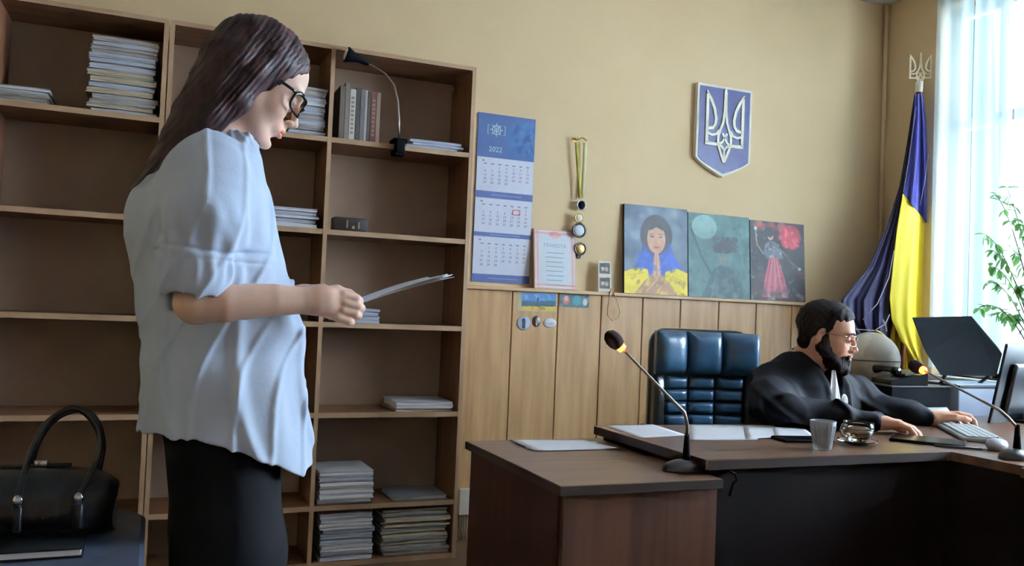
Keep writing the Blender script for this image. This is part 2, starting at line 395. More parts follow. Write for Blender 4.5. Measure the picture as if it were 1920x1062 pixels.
# ------------------------------------------------------------ front desk and judge desk
FT, JT = .72, .76
fx0, fx1, fy0, fy1 = .895, 1.352, -2.15, -1.485
t = thing('side_desk', 'small walnut desk with a sheet of paper and a microphone on it', 'desk', ((fx0+fx1)/2, -1.8, 0))
MB().box(fx0, fx1, fy0, fy1, FT-.024, FT, mi=0, bev=.0015).build('desktop', [M_desk], t)
MB().box(fx0-.001, fx1+.0, fy0-.0015, fy0, FT-.023, FT-.001).box(fx0-.0015, fx0, fy0, fy1, FT-.023, FT-.001).build('edge_band', M_dedge, t)
MB().box(fx0+.02, fx1-.002, fy0+.02, fy0+.038, 0, FT-.024).build('front_panel', M_deskp, t)
MB().box(fx0+.012, fx0+.03, fy0+.038, fy1-.02, 0, FT-.024).build('side_panel', M_deskl, t)
MB().box(fx0+.03, fx1-.002, fy1-.04, fy1-.022, .1, FT-.024).build('back_rail', M_deskd, t)
jx0, jx1, jy0, jy1 = 1.347, 3.6, -2.10, -1.49
t = thing('judge_desk', 'long dark walnut desk where the bearded man sits', 'desk', (2.2, -1.8, 0))
MB().prism([(jx0-.012, jy0), (2.20, jy0-.01), (2.20, -2.35), (jx1, -2.35), (jx1, -1.38), (2.95, -1.38), (2.95, jy1), (jx0-.012, jy1)], JT-.026, JT).build('desktop', M_desk, t)
MB().box(jx0-.0135, jx0-.012, jy0, jy1, JT-.025, JT-.001).box(jx0-.012, 2.18, jy0-.0115, jy0-.010, JT-.025, JT-.001).build('edge_band', M_dedge, t)
MB().box(jx0+.01, 2.21, jy0+.02, jy0+.038, 0, JT-.026).build('front_panel', M_deskd, t)
MB().box(2.212, 2.23, -2.352, jy0+.038, 0, JT-.026).build('front_panel', M_deskd, t)
MB().box(jx0+.006, jx0+.024, jy0+.038, jy1-.03, 0, JT-.026).build('side_panel', M_deskd, t)
MB().box(jx1-.03, jx1-.012, -2.3, jy1-.03, 0, JT-.026).build('side_panel', M_deskd, t)
t = thing('wing_desk', 'dark desk running from the judge desk corner towards the camera', 'desk', (2.6, -2.9, 0))
MB().prism([(2.165, -2.354), (2.165, -3.2), (2.95, -3.2), (2.95, -2.354)], JT-.026, JT).build('desktop', M_desk, t)
MB().box(2.185, 2.203, -3.18, -2.36, 0, JT-.026).build('side_panel', M_deskd, t)
MB().box(2.92, 2.938, -3.18, -2.36, 0, JT-.026).build('side_panel', M_deskd, t)
MB().box(2.203, 2.92, -3.17, -3.152, .1, JT-.026).build('back_panel', M_deskd, t)
# the notch between the two desks carries a side panel
# ------------------------------------------------------------ papers on the desks
def sheet(name, label, pts, z, m=M_white, curl=.0, th=.0008, n=8, group=None):
    a, b, d_, e = [Vector((p[0], p[1], z)) for p in pts]      # near-left, near-right, far-right, far-left
    rows = []
    for i in range(n+1):
        u = i/n; row = []
        for j in range(n+1):
            v = j/n; p = (a*(1-v)+b*v)*(1-u)+(e*(1-v)+d_*v)*u
            p = p+Vector((0, 0, curl*((2*v-1)**4)*(1-u)+curl*.4*abs(sin(3*u+v))))
            row.append(p)
        rows.append(row)
    return tag(MB().grid(rows, thick=th).build(name, m), label, 'paper', group)
def quad(*px4, Z): return [P(x, y, Z=Z) for x, y in px4]
sheet('paper_sheet', 'white sheet of paper on the small side desk', quad((1000, 846), (1158, 842), (1095, 826), (955, 825), Z=FT+.002), FT+.0012, curl=.002)
sheet('paper_sheet', 'second sheet peeking out under the one on the side desk', quad((985, 843), (1130, 844), (1118, 829), (985, 829), Z=FT), FT+.0003, curl=0)
sheet('paper_sheet', 'white sheet at the left corner of the judge desk', quad((1200, 822), (1288, 817), (1225, 797), (1135, 799), Z=JT), JT+.0004)
sheet('paper_sheet', 'large white sheet in front of the empty leather chair', quad((1290, 826), (1420, 826), (1440, 799), (1285, 797), Z=JT), JT+.0004, curl=.001)
sheet('paper_sheet', 'sheet lying crooked beside the elbow of the bearded man', quad((1400, 825), (1500, 820), (1470, 799), (1395, 800), Z=JT), JT+.0022, curl=.001)
sheet('paper_sheet', 'sheet reaching towards the black phone on the judge desk', quad((1455, 823), (1528, 823), (1510, 808), (1450, 803), Z=JT), JT+.0042, curl=.001)
sheet('paper_sheet', 'white sheet behind the far forearm of the bearded man', quad((1690, 778), (1785, 778), (1770, 757), (1688, 757), Z=JT), JT+.0004)
# black phone
pp = P(1500, 826, Z=JT)
ph = thing('mobile_phone', 'black phone lying left of the water glass', 'phone', (pp.x, pp.y-.01, JT), R(-10))
MB().box(-.085, .085, -.042, .042, .0005, .009, bev=.004, seg=3).build('phone_case', M_blk, ph, local=True)
MB().box(-.08, .08, -.038, .038, .009, .0098).build('screen', M_blkg, ph, local=True)
# tumbler
gp = P(1556, 846, Z=JT)
tg = thing('water_glass', 'frosted tapered water glass on the judge desk edge', 'glass', (gp.x, gp.y+.03, JT))
def glass_prof(rb, rt_, h, w=.003, foot=.01):
    return [(.001, .0), (rb*.95, 0), (rb, .003), (rt_, h), (rt_-w*.5, h+.001), (rt_-w, h), (rb-w, foot), (.001, foot)]
MB().lathe(glass_prof(.026, .037, .082, .0035, .016), 40).build('glass_wall', M_frost, tg, local=True)
q = MB()
for k in range(20):
    a = 2*pi*k/20; q.tube([(cos(a)*.0268, sin(a)*.0268, .018), (cos(a)*.036, sin(a)*.036, .07)], .0016, 6)
q.build('ribbing', M_frost, tg, local=True)
MB().lathe([(.001, .017), (.0235, .017), (.030, .06), (.001, .06)], 32).build('water', mat('water', (.92, .96, 1, 1), .02, (.92, .96, 1, 1), trans=1, ior=1.33), tg, local=True)
# glass cup and saucer
gp = P(1632, 840, Z=JT)
cu = thing('glass_cup', 'rounded clear glass teacup standing on a glass saucer', 'cup', (gp.x, gp.y+.05, JT+.008))
MB().lathe([(.001, .0), (.022, 0), (.026, .006), (.040, .022), (.046, .042), (.044, .062), (.042, .062), (.0435, .042), (.038, .024), (.02, .009), (.001, .009)], 40).build('cup_bowl', M_glass, cu, local=True)
MB().lathe([(.001, .0095), (.02, .0095), (.037, .0245), (.041, .036), (.001, .036)], 32).build('tea', mat('pale tea', (.75, .5, .3, 1), .02, (.75, .5, .3, 1), trans=.9, ior=1.33), cu, local=True)
MB().tube([(-.043, 0, .052), (-.062, 0, .055), (-.07, 0, .04), (-.06, 0, .022), (-.038, 0, .022)], .004, 8).build('handle', M_glass, cu, local=True)
sa = tag(MB().lathe([(.001, .0), (.028, 0), (.034, .003), (.055, .011), (.06, .013), (.06, .0155), (.054, .0135), (.03, .0065), (.001, .006)], 40, T(gp.x, gp.y+.05, JT)).build('saucer', M_glass), 'clear glass saucer under the rounded teacup', 'saucer')
# keyboard
kp = P(1828, 822, Z=JT)
kb = thing('keyboard', 'light grey keyboard under the far hand of the bearded man', 'keyboard', (kp.x+.045, kp.y+.055, JT), R(52))
MB().box(-.19, .19, -.065, .065, .001, .014, bev=.004, seg=2).build('keyboard_body', mat('grey key plastic', c(150, 158, 160), .5), kb, local=True)
q = MB()
for i in range(5):
    for j in range(18): q.box(-.182+j*.0203, -.182+j*.0203+.0175, -.054+i*.0215, -.054+i*.0215+.0185, .013, .0195, bev=.0015)
q.build('keys', mat('light key caps', c(190, 196, 196), .5), kb, local=True)
# remote / tv device next to the near hand
rp_ = P(1745, 832, Z=JT)
rc = thing('tablet', 'thin black tablet lying under the near hand', 'tablet', (rp_.x, rp_.y+.04, JT), R(-52))
MB().box(-.085, .13, -.075, .075, .0005, .009, bev=.003, seg=2).build('tablet_body', M_blk, rc, local=True)
MB().box(-.078, .123, -.068, .068, .009, .0097).build('screen', M_blkg, rc, local=True)
pen = thing('pen', 'slim grey pen lying near the desk corner', 'pen', P(1800, 842, Z=JT), R(-40))
MB().tube([(-.07, 0, .0045), (.06, 0, .0045)], .004, 8).build('barrel', M_dgrey, pen, local=True)
MB().tube([(.0601, 0, .0045), (.072, 0, .0045)], [.004, .001], 8).build('tip', M_chrome, pen, local=True)
# mouse
mp_ = P(1884, 846, Z=JT)
mo = thing('computer_mouse', 'pale grey computer mouse near the right edge of the photo', 'mouse', (mp_.x-.01, mp_.y+.02, JT), R(30))
MB().ell((0, 0, .016), (.052, .031, .0195), 28).build('mouse_shell', mat('grey mouse plastic', c(168, 170, 176), .4), mo, local=True)
MB().box(.012, .028, -.003, .003, .03, .037, bev=.002, seg=2).build('scroll_wheel', M_blk, mo, local=True)
MB().tube([(.05, 0, .012), (.09, .02, .004), (.15, .01, .004), (.2, .05, .004)], .0022, 6).build('cable', M_blk, mo, local=True)

# ------------------------------------------------------------ microphones
def mic(label, base, head, bend, r=.042, rz=0):
    b = Vector(base); t = thing('gooseneck_microphone', label, 'microphone', b, 0)
    Mz = Matrix.Translation(b) @ Matrix.Rotation(rz, 4, 'Z')
    MB().lathe([(.001, 0), (1.0, 0), (1.02, .05), (.98, .14), (.7, .24), (.4, .30), (.001, .32)], 36, Mz @ Matrix.Diagonal((r*1.35, r, .095, 1))).box(r*1.05, r*1.75, -.014, .014, .003, .016, M=Mz, bev=.005, seg=2).build('base', M_dgrey, t)
    n0 = b+Vector((.01, 0, .028)); bd = Vector(bend); hd = Vector(head)
    MB().tube([n0, n0+Vector((0, 0, .03)), n0+Vector((.0, 0, .07))], [.011, .009, .0065], 12).build('neck_socket', M_blk, t)
    p0 = n0+Vector((0, 0, .06)); pts = []
    for k in range(15):
        u = k/14; pts.append(p0*(1-u)**2+bd*2*u*(1-u)+hd*u*u) if False else None
    v = (hd-bd).normalized()
    mid = [p0, p0.lerp(bd, .6), bd+v*.012, bd+v*.035]
    pts = mid+[bd.lerp(hd, u) for u in (.3, .5, .7, .85, .92)]
    MB().tube(pts, [.0045]*4+[.0036]*5, 10).build('gooseneck', M_steel, t)
    e = bd.lerp(hd, .915); Mh = Matrix.Translation(e) @ v.to_track_quat('Z', 'Y').to_matrix().to_4x4()
    MB().lathe([(.005, 0), (.0115, .002), (.0125, .012), (.006, .015)], 20, Mh).build('light_ring', M_red, t)
    MB().lathe([(.006, .010), (.016, .015), (.021, .028), (.0215, .042), (.017, .056), (.007, .064), (.001, .065)], 24, Mh).build('windscreen', M_foam, t)
    return t, b
mh, mb_ = P(1158, 645, Y=-2.0), P(1289, 780, Y=-2.06)
bp = P(1288, 886, Z=FT)
mt, b = mic('gooseneck microphone with glowing ring on the small side desk', (bp.x, bp.y+.02, FT), mh, mb_, .042)
cab = [b+Vector((.07, 0, .009)), b+Vector((.085, .0, .012))]+[P(1350, 889, Y=b.y-.03), P(1366, 884, Y=-2.128), P(1378, 889, Y=-2.132), P(1382, 900, Y=-2.130), P(1374, 908, Y=-2.122), P(1368, 930, Y=-2.10)]
MB().tube(cab, .0032, 8).build('cable', M_blk, mt)
b2 = P(1908, 862, Z=JT)
mic('second microphone with red ring at the right edge, in front of the monitor', (b2.x, b2.y+.01, JT), P(1722, 690, Y=-1.9), P(1880, 772, Y=-2.22), .036)
# ------------------------------------------------------------ things on the wall
def wall_frame(pts, Y):
    return [P(x, y, Y=Y) for x, y in pts]
# shield with the trident
A = P(1303, 153, Y=-.03); B = P(1403, 172, Y=-.03)
sc_ = thing('coat_of_arms', 'blue shield with a pale trident and border, high on the wall', 'coat of arms', (2.87, -.015, 2.17))
sw = .183; st, ss, sb_ = .245, -.165, -.262
def shield(k):
    pts = [(-sw+k, st-k), (sw-k, st-k), (sw-k, ss)]
    for i in range(1, 6): u = i/6; pts.append(((sw-k)*(1-u**1.25), ss+(sb_+k*1.2-ss)*u**.95))
    pts.append((0, sb_+k*1.25)); m_ = [(-x, y) for x, y in pts[3:-1]][::-1]
    return pts+m_+[(-sw+k, ss)]
SM = Matrix.Translation((2.872, -.002, 2.172)) @ Matrix.Rotation(R(90), 4, 'X')
MB().prism(shield(0), 0, .028, SM).build('shield_border', M_cream, sc_)
MB().prism(shield(.014), .0275, .0295, SM).build('blue_field', M_blue, sc_)
def band(mb, pts, w, z0, z1, M, close=False):
    """ribbon of width w (number or list) along a planar path, extruded z0..z1"""
    k = len(pts); V = [Vector((p[0], p[1])) for p in pts]; L = []; Rr = []
    for i in range(k):
        t = V[min(i+1, k-1)]-V[max(i-1, 0)]
        if close: t = V[(i+1) % k]-V[i-1]
        t.normalize(); n = Vector((-t.y, t.x)); ww = (w[i] if isinstance(w, (list, tuple)) else w)/2
        L.append(V[i]+n*ww); Rr.append(V[i]-n*ww)
    for i in range(k if close else k-1):
        j = (i+1) % k
        q = [L[i], Rr[i], Rr[j], L[j]]
        vs = [(p.x, p.y, z0) for p in q]+[(p.x, p.y, z1) for p in q]
        mb.add(vs, [(0, 1, 2, 3), (7, 6, 5, 4), (0, 4, 5, 1), (1, 5, 6, 2), (2, 6, 7, 3), (3, 7, 4, 0)], 0, False, M)
def trident(mb, s, z0, z1, M, w=1.0):
    """the trident drawn as bands, s = half width"""
    S = lambda L: [(x*s, y*s) for x, y in L]
    wd = .17*s*w
    for sx in (-1, 1):
        q = lambda L: S([(x*sx, y) for x, y in L])
        band(mb, q([(.93, 1.40), (.93, .9), (.93, 0), (.93, -.80)]), wd, z0, z1, M)
        band(mb, q([(1.01, -.72), (.7, -.74), (.30, -.74)]), wd, z0, z1, M)
        band(mb, q([(.98, 1.55), (.74, 1.15), (.56, .78), (.47, .38), (.50, .12), (.62, -.04), (.93, -.10)]), [wd*.4, wd, wd, wd, wd, wd, wd], z0, z1, M)
        band(mb, q([(.86, -.30), (.66, -.36), (.44, -.30), (.30, -.10)]), wd*.8, z0, z1, M)
        band(mb, q([(.05, .7), (.10, .25), (.22, -.05), (.33, -.35), (.34, -.62), (.26, -.9), (.14, -1.2), (0, -1.5)]), wd*.85, z0, z1, M)
        band(mb, q([(.30, -.74), (.12, -.62), (0, -.42), (-.12, -.22)]), wd*.75, z0, z1, M)
        band(mb, q([(0, -.95), (.14, -.80), (.30, -.74)]), wd*.75, z0, z1, M)
    band(mb, S([(0, 1.75), (0, 1.55), (0, 1.1), (0, .5)]), [wd*.5, wd*1.1, wd*1.2, wd*1.5], z0, z1, M)
    band(mb, S([(0, -.9), (0, -1.45)]), wd*.6, z0, z1, M)
q = MB(); trident(q, .128, .029, .035, SM @ Matrix.Translation((0, .010, 0)), .82); q.build('trident_emblem', M_gold, sc_)

# painted flat surfaces: a fine mesh with a colour per point
class Canvas:
    def __init__(s, w, h, res, bg):
        s.nx, s.ny = int(w/res)+1, int(h/res)+1; s.w, s.h = w, h
        s.X, s.Y = np.meshgrid(np.linspace(0, 1, s.nx), np.linspace(0, 1, s.ny)); s.asp = h/w
        s.img = np.ones((s.ny, s.nx, 3))*np.array(bg)/255.
    def mask(s, m, col, a=1., soft=None):
        col = np.array(col)/255.; m = np.clip(m*a, 0, 1)[..., None]; s.img = s.img*(1-m)+col*m
    def ell(s, cx, cy, rx, ry, col, rot=0, a=1., soft=.08):
        dx, dy = s.X-cx, (s.Y-cy); c_, s_ = cos(rot), sin(rot); u = (dx*c_+dy*s.asp*s_)/rx; v = (-dx*s_+dy*s.asp*c_)/(ry*s.asp)
        d = np.sqrt(u*u+v*v); s.mask(np.clip((1-d)/soft+.5, 0, 1), col, a)
    def poly(s, pts, col, a=1.):
        X, Y = s.X, s.Y; ins = np.zeros(X.shape, bool); n = len(pts)
        for i in range(n):
            (x0, y0), (x1, y1) = pts[i], pts[(i+1) % n]
            if y0 == y1: continue
            cnd = ((y0 > Y) != (y1 > Y)) & (X < (x1-x0)*(Y-y0)/(y1-y0)+x0); ins ^= cnd
        s.mask(ins.astype(float), col, a)
    def line(s, pts, w, col, a=1.):
        m = np.zeros(s.X.shape)
        for (x0, y0), (x1, y1) in zip(pts[:-1], pts[1:]):
            dx, dy = x1-x0, (y1-y0)*s.asp; L = dx*dx+dy*dy+1e-12
            t = np.clip(((s.X-x0)*dx+(s.Y-y0)*s.asp*dy)/L, 0, 1)
            d = np.hypot(s.X-x0-t*dx, (s.Y-y0)*s.asp-t*dy); m = np.maximum(m, np.clip((w-d)/w*2, 0, 1))
        s.mask(m, col, a)
    def noise(s, n, amp, seed, stretch=(1, 1)):
        g = np.random.default_rng(seed); acc = np.zeros(s.X.shape)
        for k in range(n):
            f1, f2 = g.normal(0, 6*stretch[0]*(1+k*.4)), g.normal(0, 6*stretch[1]*(1+k*.4)); acc += np.sin(f1*s.X+f2*s.Y+g.uniform(0, 6))/(1+k*.15)
        s.img = np.clip(s.img*(1+amp*(acc/math.sqrt(n)))[..., None], 0, 1)
    def blot(s, n, seed, cols, rng_, size, a=.5):
        g = np.random.default_rng(seed)
        for k in range(n):
            s.ell(g.uniform(*rng_[0]), g.uniform(*rng_[1]), size*g.uniform(.5, 1.5), size*g.uniform(.3, 1), cols[g.integers(len(cols))], g.uniform(0, 3), a, .6)
    def build(s, name, M, parent=None, m=None, bulge=0):
        vs = np.zeros((s.ny, s.nx, 3)); vs[..., 0] = s.X*s.w; vs[..., 2] = (1-s.Y)*s.h; vs[..., 1] = 0
        vs = vs.reshape(-1, 3); nx, ny = s.nx, s.ny
        i = np.arange(nx*ny).reshape(ny, nx); f = np.stack([i[1:, :-1], i[1:, 1:], i[:-1, 1:], i[:-1, :-1]], -1).reshape(-1, 4)
        inv = (ROOT[parent.name].inverted() if parent is not None else Matrix.Identity(4)) @ M
        Mn = np.array(inv); vs = vs @ Mn[:3, :3].T+Mn[:3, 3]
        me = bpy.data.meshes.new(name); me.from_pydata(vs.tolist(), [], f.tolist()); me.update()
        ca = me.color_attributes.new('paint', 'FLOAT_COLOR', 'POINT')
        im = s.img.reshape(-1, 3); lin = np.where(im <= .04045, im/12.92, ((im+.055)/1.055)**2.4)
        ca.data.foreach_set('color', np.concatenate([lin, np.ones((len(lin), 1))], 1).astype(np.float32).ravel())
        me.materials.append(m or M_paint)
        o = link(bpy.data.objects.new(name, me)); o.parent = parent
        if parent is not None: ROOT[o.name] = ROOT[parent.name]
        return o
M_paint = mat('painted surface', (1, 1, 1, 1), .5, (.93, .93, .93, 1), 40, attr='paint')
M_print = mat('printed paper', (1, 1, 1, 1), .6, (.97, .97, .97, 1), 30, attr='paint')

# three canvases leaning on the ledge
def canvas_thing(name, label, x0, x1, h, cv, lean=.035, edge=M_cream, zb=WT):
    w_ = x1-x0; ang = math.asin(lean/h)
    base = Vector((x0, -.052, zb+.001))
    t = thing(name, label, 'painting', (x0+w_/2, -.05, zb))
    M = Matrix.Translation(base) @ Matrix.Rotation(-ang, 4, 'X')
    MB().box(0, w_, .0006, .017, 0, h, M=M).build('canvas_edge', edge, t)
    cv.build('painted_front', M, t)
    return t
M_cedge = mat('dark canvas edge', c(40, 62, 66), .6)
ph_ = .475
xa = [P(1172, 500, Y=-.05).x, P(1293, 500, Y=-.05).x, P(1410, 500, Y=-.05).x, P(1512, 500, Y=-.05).x]
# left: praying woman in blue and yellow
cv = Canvas(xa[1]-xa[0]-.006, ph_, .0022, (92, 104, 120)); cv.noise(10, .12, 3); cv.blot(40, 4, [(120, 134, 152), (70, 82, 98), (140, 150, 160)], ((0, 1), (0, 1)), .12, .35)
cv.ell(.5, .33, .36, .27, (128, 142, 158), a=.8, soft=.3); cv.blot(26, 5, [(160, 172, 184), (110, 122, 140)], ((.1, .9), (.05, .4)), .07, .35)
cv.ell(.5, .33, .25, .235, (42, 36, 38)); cv.poly([(.22, .72), (.28, .45), (.4, .3), (.66, .3), (.76, .5), (.82, .72)], (52, 76, 150))
cv.poly([(.12, .74), (.3, .5), (.44, .62), (.6, .62), (.74, .5), (.92, .7), (.9, .78), (.12, .78)], (62, 92, 178)); cv.ell(.49, .35, .21, .2, (40, 34, 36))
cv.ell(.5, .37, .145, .17, (206, 160, 132)); cv.poly([(.35, .25), (.5, .17), (.66, .26), (.6, .27), (.5, .235), (.4, .28)], (44, 36, 38))
cv.ell(.435, .345, .038, .010, (50, 36, 34)); cv.ell(.565, .345, .038, .010, (50, 36, 34)); cv.line([(.40, .318), (.47, .315)], .007, (60, 44, 40)); cv.line([(.53, .315), (.60, .318)], .007, (60, 44, 40))
cv.line([(.5, .34), (.49, .42), (.51, .425)], .007, (170, 120, 98)); cv.ell(.5, .465, .045, .012, (160, 78, 72))
cv.poly([(0, .76), (.2, .7), (.36, .72), (.4, .86), (.34, 1), (0, 1)], (226, 202, 60)); cv.poly([(1, .74), (.82, .69), (.64, .74), (.62, .9), (.7, 1), (1, 1)], (226, 202, 60))
cv.poly([(.16, 1), (.3, .86), (.44, .76), (.56, .76), (.7, .86), (.84, 1)], (176, 132, 104)); cv.line([(.3, 1), (.5, .84)], .012, (214, 176, 90)); cv.line([(.48, 1), (.6, .88)], .012, (214, 176, 90)); cv.line([(.62, 1), (.68, .93)], .008, (214, 176, 90))
cv.poly([(.44, .78), (.455, .6), (.48, .52), (.52, .52), (.55, .6), (.57, .78), (.5, .84)], (212, 168, 140)); cv.line([(.502, .52), (.505, .8)], .006, (150, 104, 84)); cv.line([(.47, .56), (.46, .7)], .004, (170, 122, 100)); cv.line([(.54, .56), (.545, .7)], .004, (170, 122, 100))
cv.line([(.06, .8), (.3, .76)], .008, (190, 160, 40)); cv.line([(.72, .78), (.94, .84)], .008, (190, 160, 40)); cv.blot(60, 91, [(206, 186, 70), (240, 222, 90), (150, 120, 50), (110, 84, 70)], ((.05, .95), (.78, 1)), .03, .45); cv.blot(26, 92, [(40, 60, 130), (90, 120, 200)], ((.15, .85), (.55, .72)), .035, .5); cv.blot(14, 93, [(230, 190, 164), (176, 126, 102)], ((.4, .6), (.3, .5)), .022, .4); cv.line([(.3, .5), (.32, .3), (.42, .18), (.58, .17), (.68, .3), (.7, .5)], .012, (70, 62, 64), .6); cv.noise(14, .07, 9)
canvas_thing('canvas_painting', 'painting of a praying woman in a blue scarf and yellow shawl', xa[0], xa[1]-.006, ph_, cv, edge=M_cedge)
# middle: misty teal portrait
cv = Canvas(xa[2]-xa[1]-.006, ph_*.975, .0022, (84, 116, 114)); cv.noise(12, .12, 21); cv.blot(70, 22, [(104, 136, 132), (66, 94, 96), (120, 150, 146)], ((0, 1), (0, 1)), .12, .3)
cv.ell(.26, .16, .2, .145, (152, 186, 182)); cv.line([(.05, .2), (.2, .5), (.42, .8)], .02, (44, 62, 66)); cv.poly([(.28, .86), (.4, .66), (.52, .6), (.7, .64), (.86, .8), (.9, 1), (.2, 1)], (56, 76, 78))
cv.ell(.56, .5, .105, .12, (96, 112, 106)); cv.ell(.56, .40, .17, .07, (34, 44, 48)); cv.blot(46, 24, [(30, 40, 44), (44, 56, 60), (60, 50, 52)], ((.38, .78), (.28, .44)), .035, .8)
cv.ell(.52, .49, .022, .008, (30, 38, 40)); cv.ell(.6, .49, .022, .008, (30, 38, 40)); cv.line([(.56, .5), (.555, .54)], .006, (60, 74, 72)); cv.ell(.56, .565, .025, .007, (60, 60, 62))
cv.blot(50, 25, [(50, 72, 76), (90, 116, 114), (120, 142, 138)], ((0, 1), (.7, 1)), .05, .4); cv.line([(.46, .66), (.36, 1)], .01, (100, 126, 124)); cv.line([(.66, .66), (.8, .98)], .01, (40, 56, 60)); cv.blot(60, 94, [(36, 50, 56), (130, 156, 152), (70, 96, 98)], ((0, 1), (.1, 1)), .03, .4); cv.ell(.55, .51, .075, .085, (128, 140, 130), a=.45); cv.ell(.56, .40, .17, .065, (30, 38, 42), a=.6); cv.line([(.84, .3), (.9, .62)], .008, (120, 146, 142)); cv.noise(18, .09, 27)
canvas_thing('canvas_painting', 'misty teal painting of a dim figure under a pale moon', xa[1], xa[2]-.006, ph_*.975, cv, edge=M_cedge)
# right: dark painting with a skirted figure and a red bloom
cv = Canvas(xa[3]-xa[2], ph_*.955, .0022, (46, 40, 42)); cv.noise(10, .15, 31); cv.blot(60, 32, [(70, 58, 56), (36, 32, 36), (84, 84, 88), (96, 40, 44)], ((0, 1), (0, 1)), .08, .4)
cv.blot(40, 33, [(196, 62, 76), (220, 92, 104), (150, 40, 54)], ((.58, .88), (.06, .28)), .07, .75); cv.blot(14, 34, [(190, 110, 100), (170, 70, 70)], ((.1, .6), (.02, .08)), .05, .6)
cv.ell(.37, .185, .055, .055, (196, 168, 150)); cv.ell(.36, .16, .06, .04, (60, 44, 42)); cv.poly([(.28, .3), (.34, .25), (.44, .25), (.56, .34), (.6, .46), (.46, .48), (.3, .48), (.24, .4)], (120, 124, 130)); cv.blot(20, 35, [(200, 200, 200), (70, 74, 80)], ((.26, .56), (.26, .46)), .02, .7)
cv.poly([(.34, .46), (.5, .45), (.62, .72), (.68, .96), (.2, .96), (.26, .7)], (188, 104, 116))
for k in range(7): cv.line([(.38+k*.018, .47), (.24+k*.07, .95)], .008, (226, 158, 160) if k % 2 else (120, 52, 66))
cv.line([(.24, .42), (.12, .3), (.1, .12)], .014, (170, 160, 150)); cv.ell(.1, .1, .03, .025, (210, 214, 214)); cv.line([(.58, .36), (.74, .5), (.9, .58)], .012, (140, 130, 126)); cv.ell(.9, .58, .03, .022, (206, 206, 196))
cv.blot(40, 36, [(150, 150, 140), (60, 70, 60), (110, 60, 60)], ((0, 1), (.88, 1)), .04, .5); cv.blot(80, 95, [(150, 150, 150), (96, 40, 48), (30, 28, 32), (200, 180, 170)], ((0, 1), (.1, .98)), .018, .5); cv.blot(20, 96, [(240, 120, 130), (170, 50, 66)], ((.58, .9), (.06, .28)), .03, .7); cv.noise(14, .10, 37)
canvas_thing('canvas_painting', 'dark painting of a figure in a pink skirt with a red bloom', xa[2], xa[3], ph_*.955, cv, edge=M_cedge)

# calendar
cal = thing('wall_calendar', 'blue and white three-month wall calendar right of the bookcase', 'calendar', (1.58, -.01, 1.67))
cx0, cx1 = P(894, 300, Y=-.01).x+.0, P(1002, 300, Y=-.01).x
CW = cx1-cx0; Z = lambda y: P(945, y, Y=-.01).z
zs = [Z(216), Z(298), Z(361), Z(374), Z(438), Z(446), Z(516), Z(531)]
def panel(name, z0, z1, y, cv_, extra=None):
    return cv_.build(name, Matrix.Translation((cx0, y, z0)), cal, M_print)
hcol = (66, 84, 138)
h = zs[0]-zs[1]
MB().box(cx0, cx1, -.004, -.0022, zs[-1], zs[0]).build('backing_card', mat('calendar card', c(76, 94, 142), .6), cal)
cv = Canvas(CW, h, .003, (70, 92, 140)); cv.ell(.78, .5, .26, .4, (62, 110, 160), a=.6, soft=.5); cv.blot(30, 41, [(36, 78, 128), (88, 124, 168), (52, 92, 150)], ((.55, 1), (.2, 1)), .09, .5); cv.blot(14, 42, [(30, 60, 110)], ((.6, .95), (.25, .8)), .05, .7)
panel('header_sheet', zs[1], zs[0], -.006, cv)
q = MB(); EM = Matrix.Translation((cx0+CW*.32, -.0062, zs[0]-h*.36)) @ Matrix.Rotation(R(90), 4, 'X')
band(q, [(cos(a)*.022, sin(a)*.022) for a in np.linspace(0, 2*pi, 17)[:-1]], .004, 0, .0006, EM, True)
for a in range(8): band(q, [(cos(a*pi/4)*.024, sin(a*pi/4)*.024), (cos(a*pi/4)*.034, sin(a*pi/4)*.034)], .004, 0, .0006, EM)
trident(q, .012, 0, .0008, EM); 
for sx in (-1, 1): band(q, [(sx*.038, .022), (sx*.046, .022), (sx*.046, -.022), (sx*.038, -.022)], .003, 0, .0006, EM)
TX = lambda x, z, y=-.0064: Matrix.Translation((x, y, z)) @ Matrix.Rotation(R(90), 4, 'X')
text_mesh(q, '2022', .036, TX(cx0+CW*.20, zs[0]-h*.86))
q.build('header_print', mat('pale green print', c(205, 232, 222), .6), cal)
M_ink = mat('grey blue ink', c(96, 106, 140), .7); M_inkr = mat('red ink', c(190, 60, 70), .7)
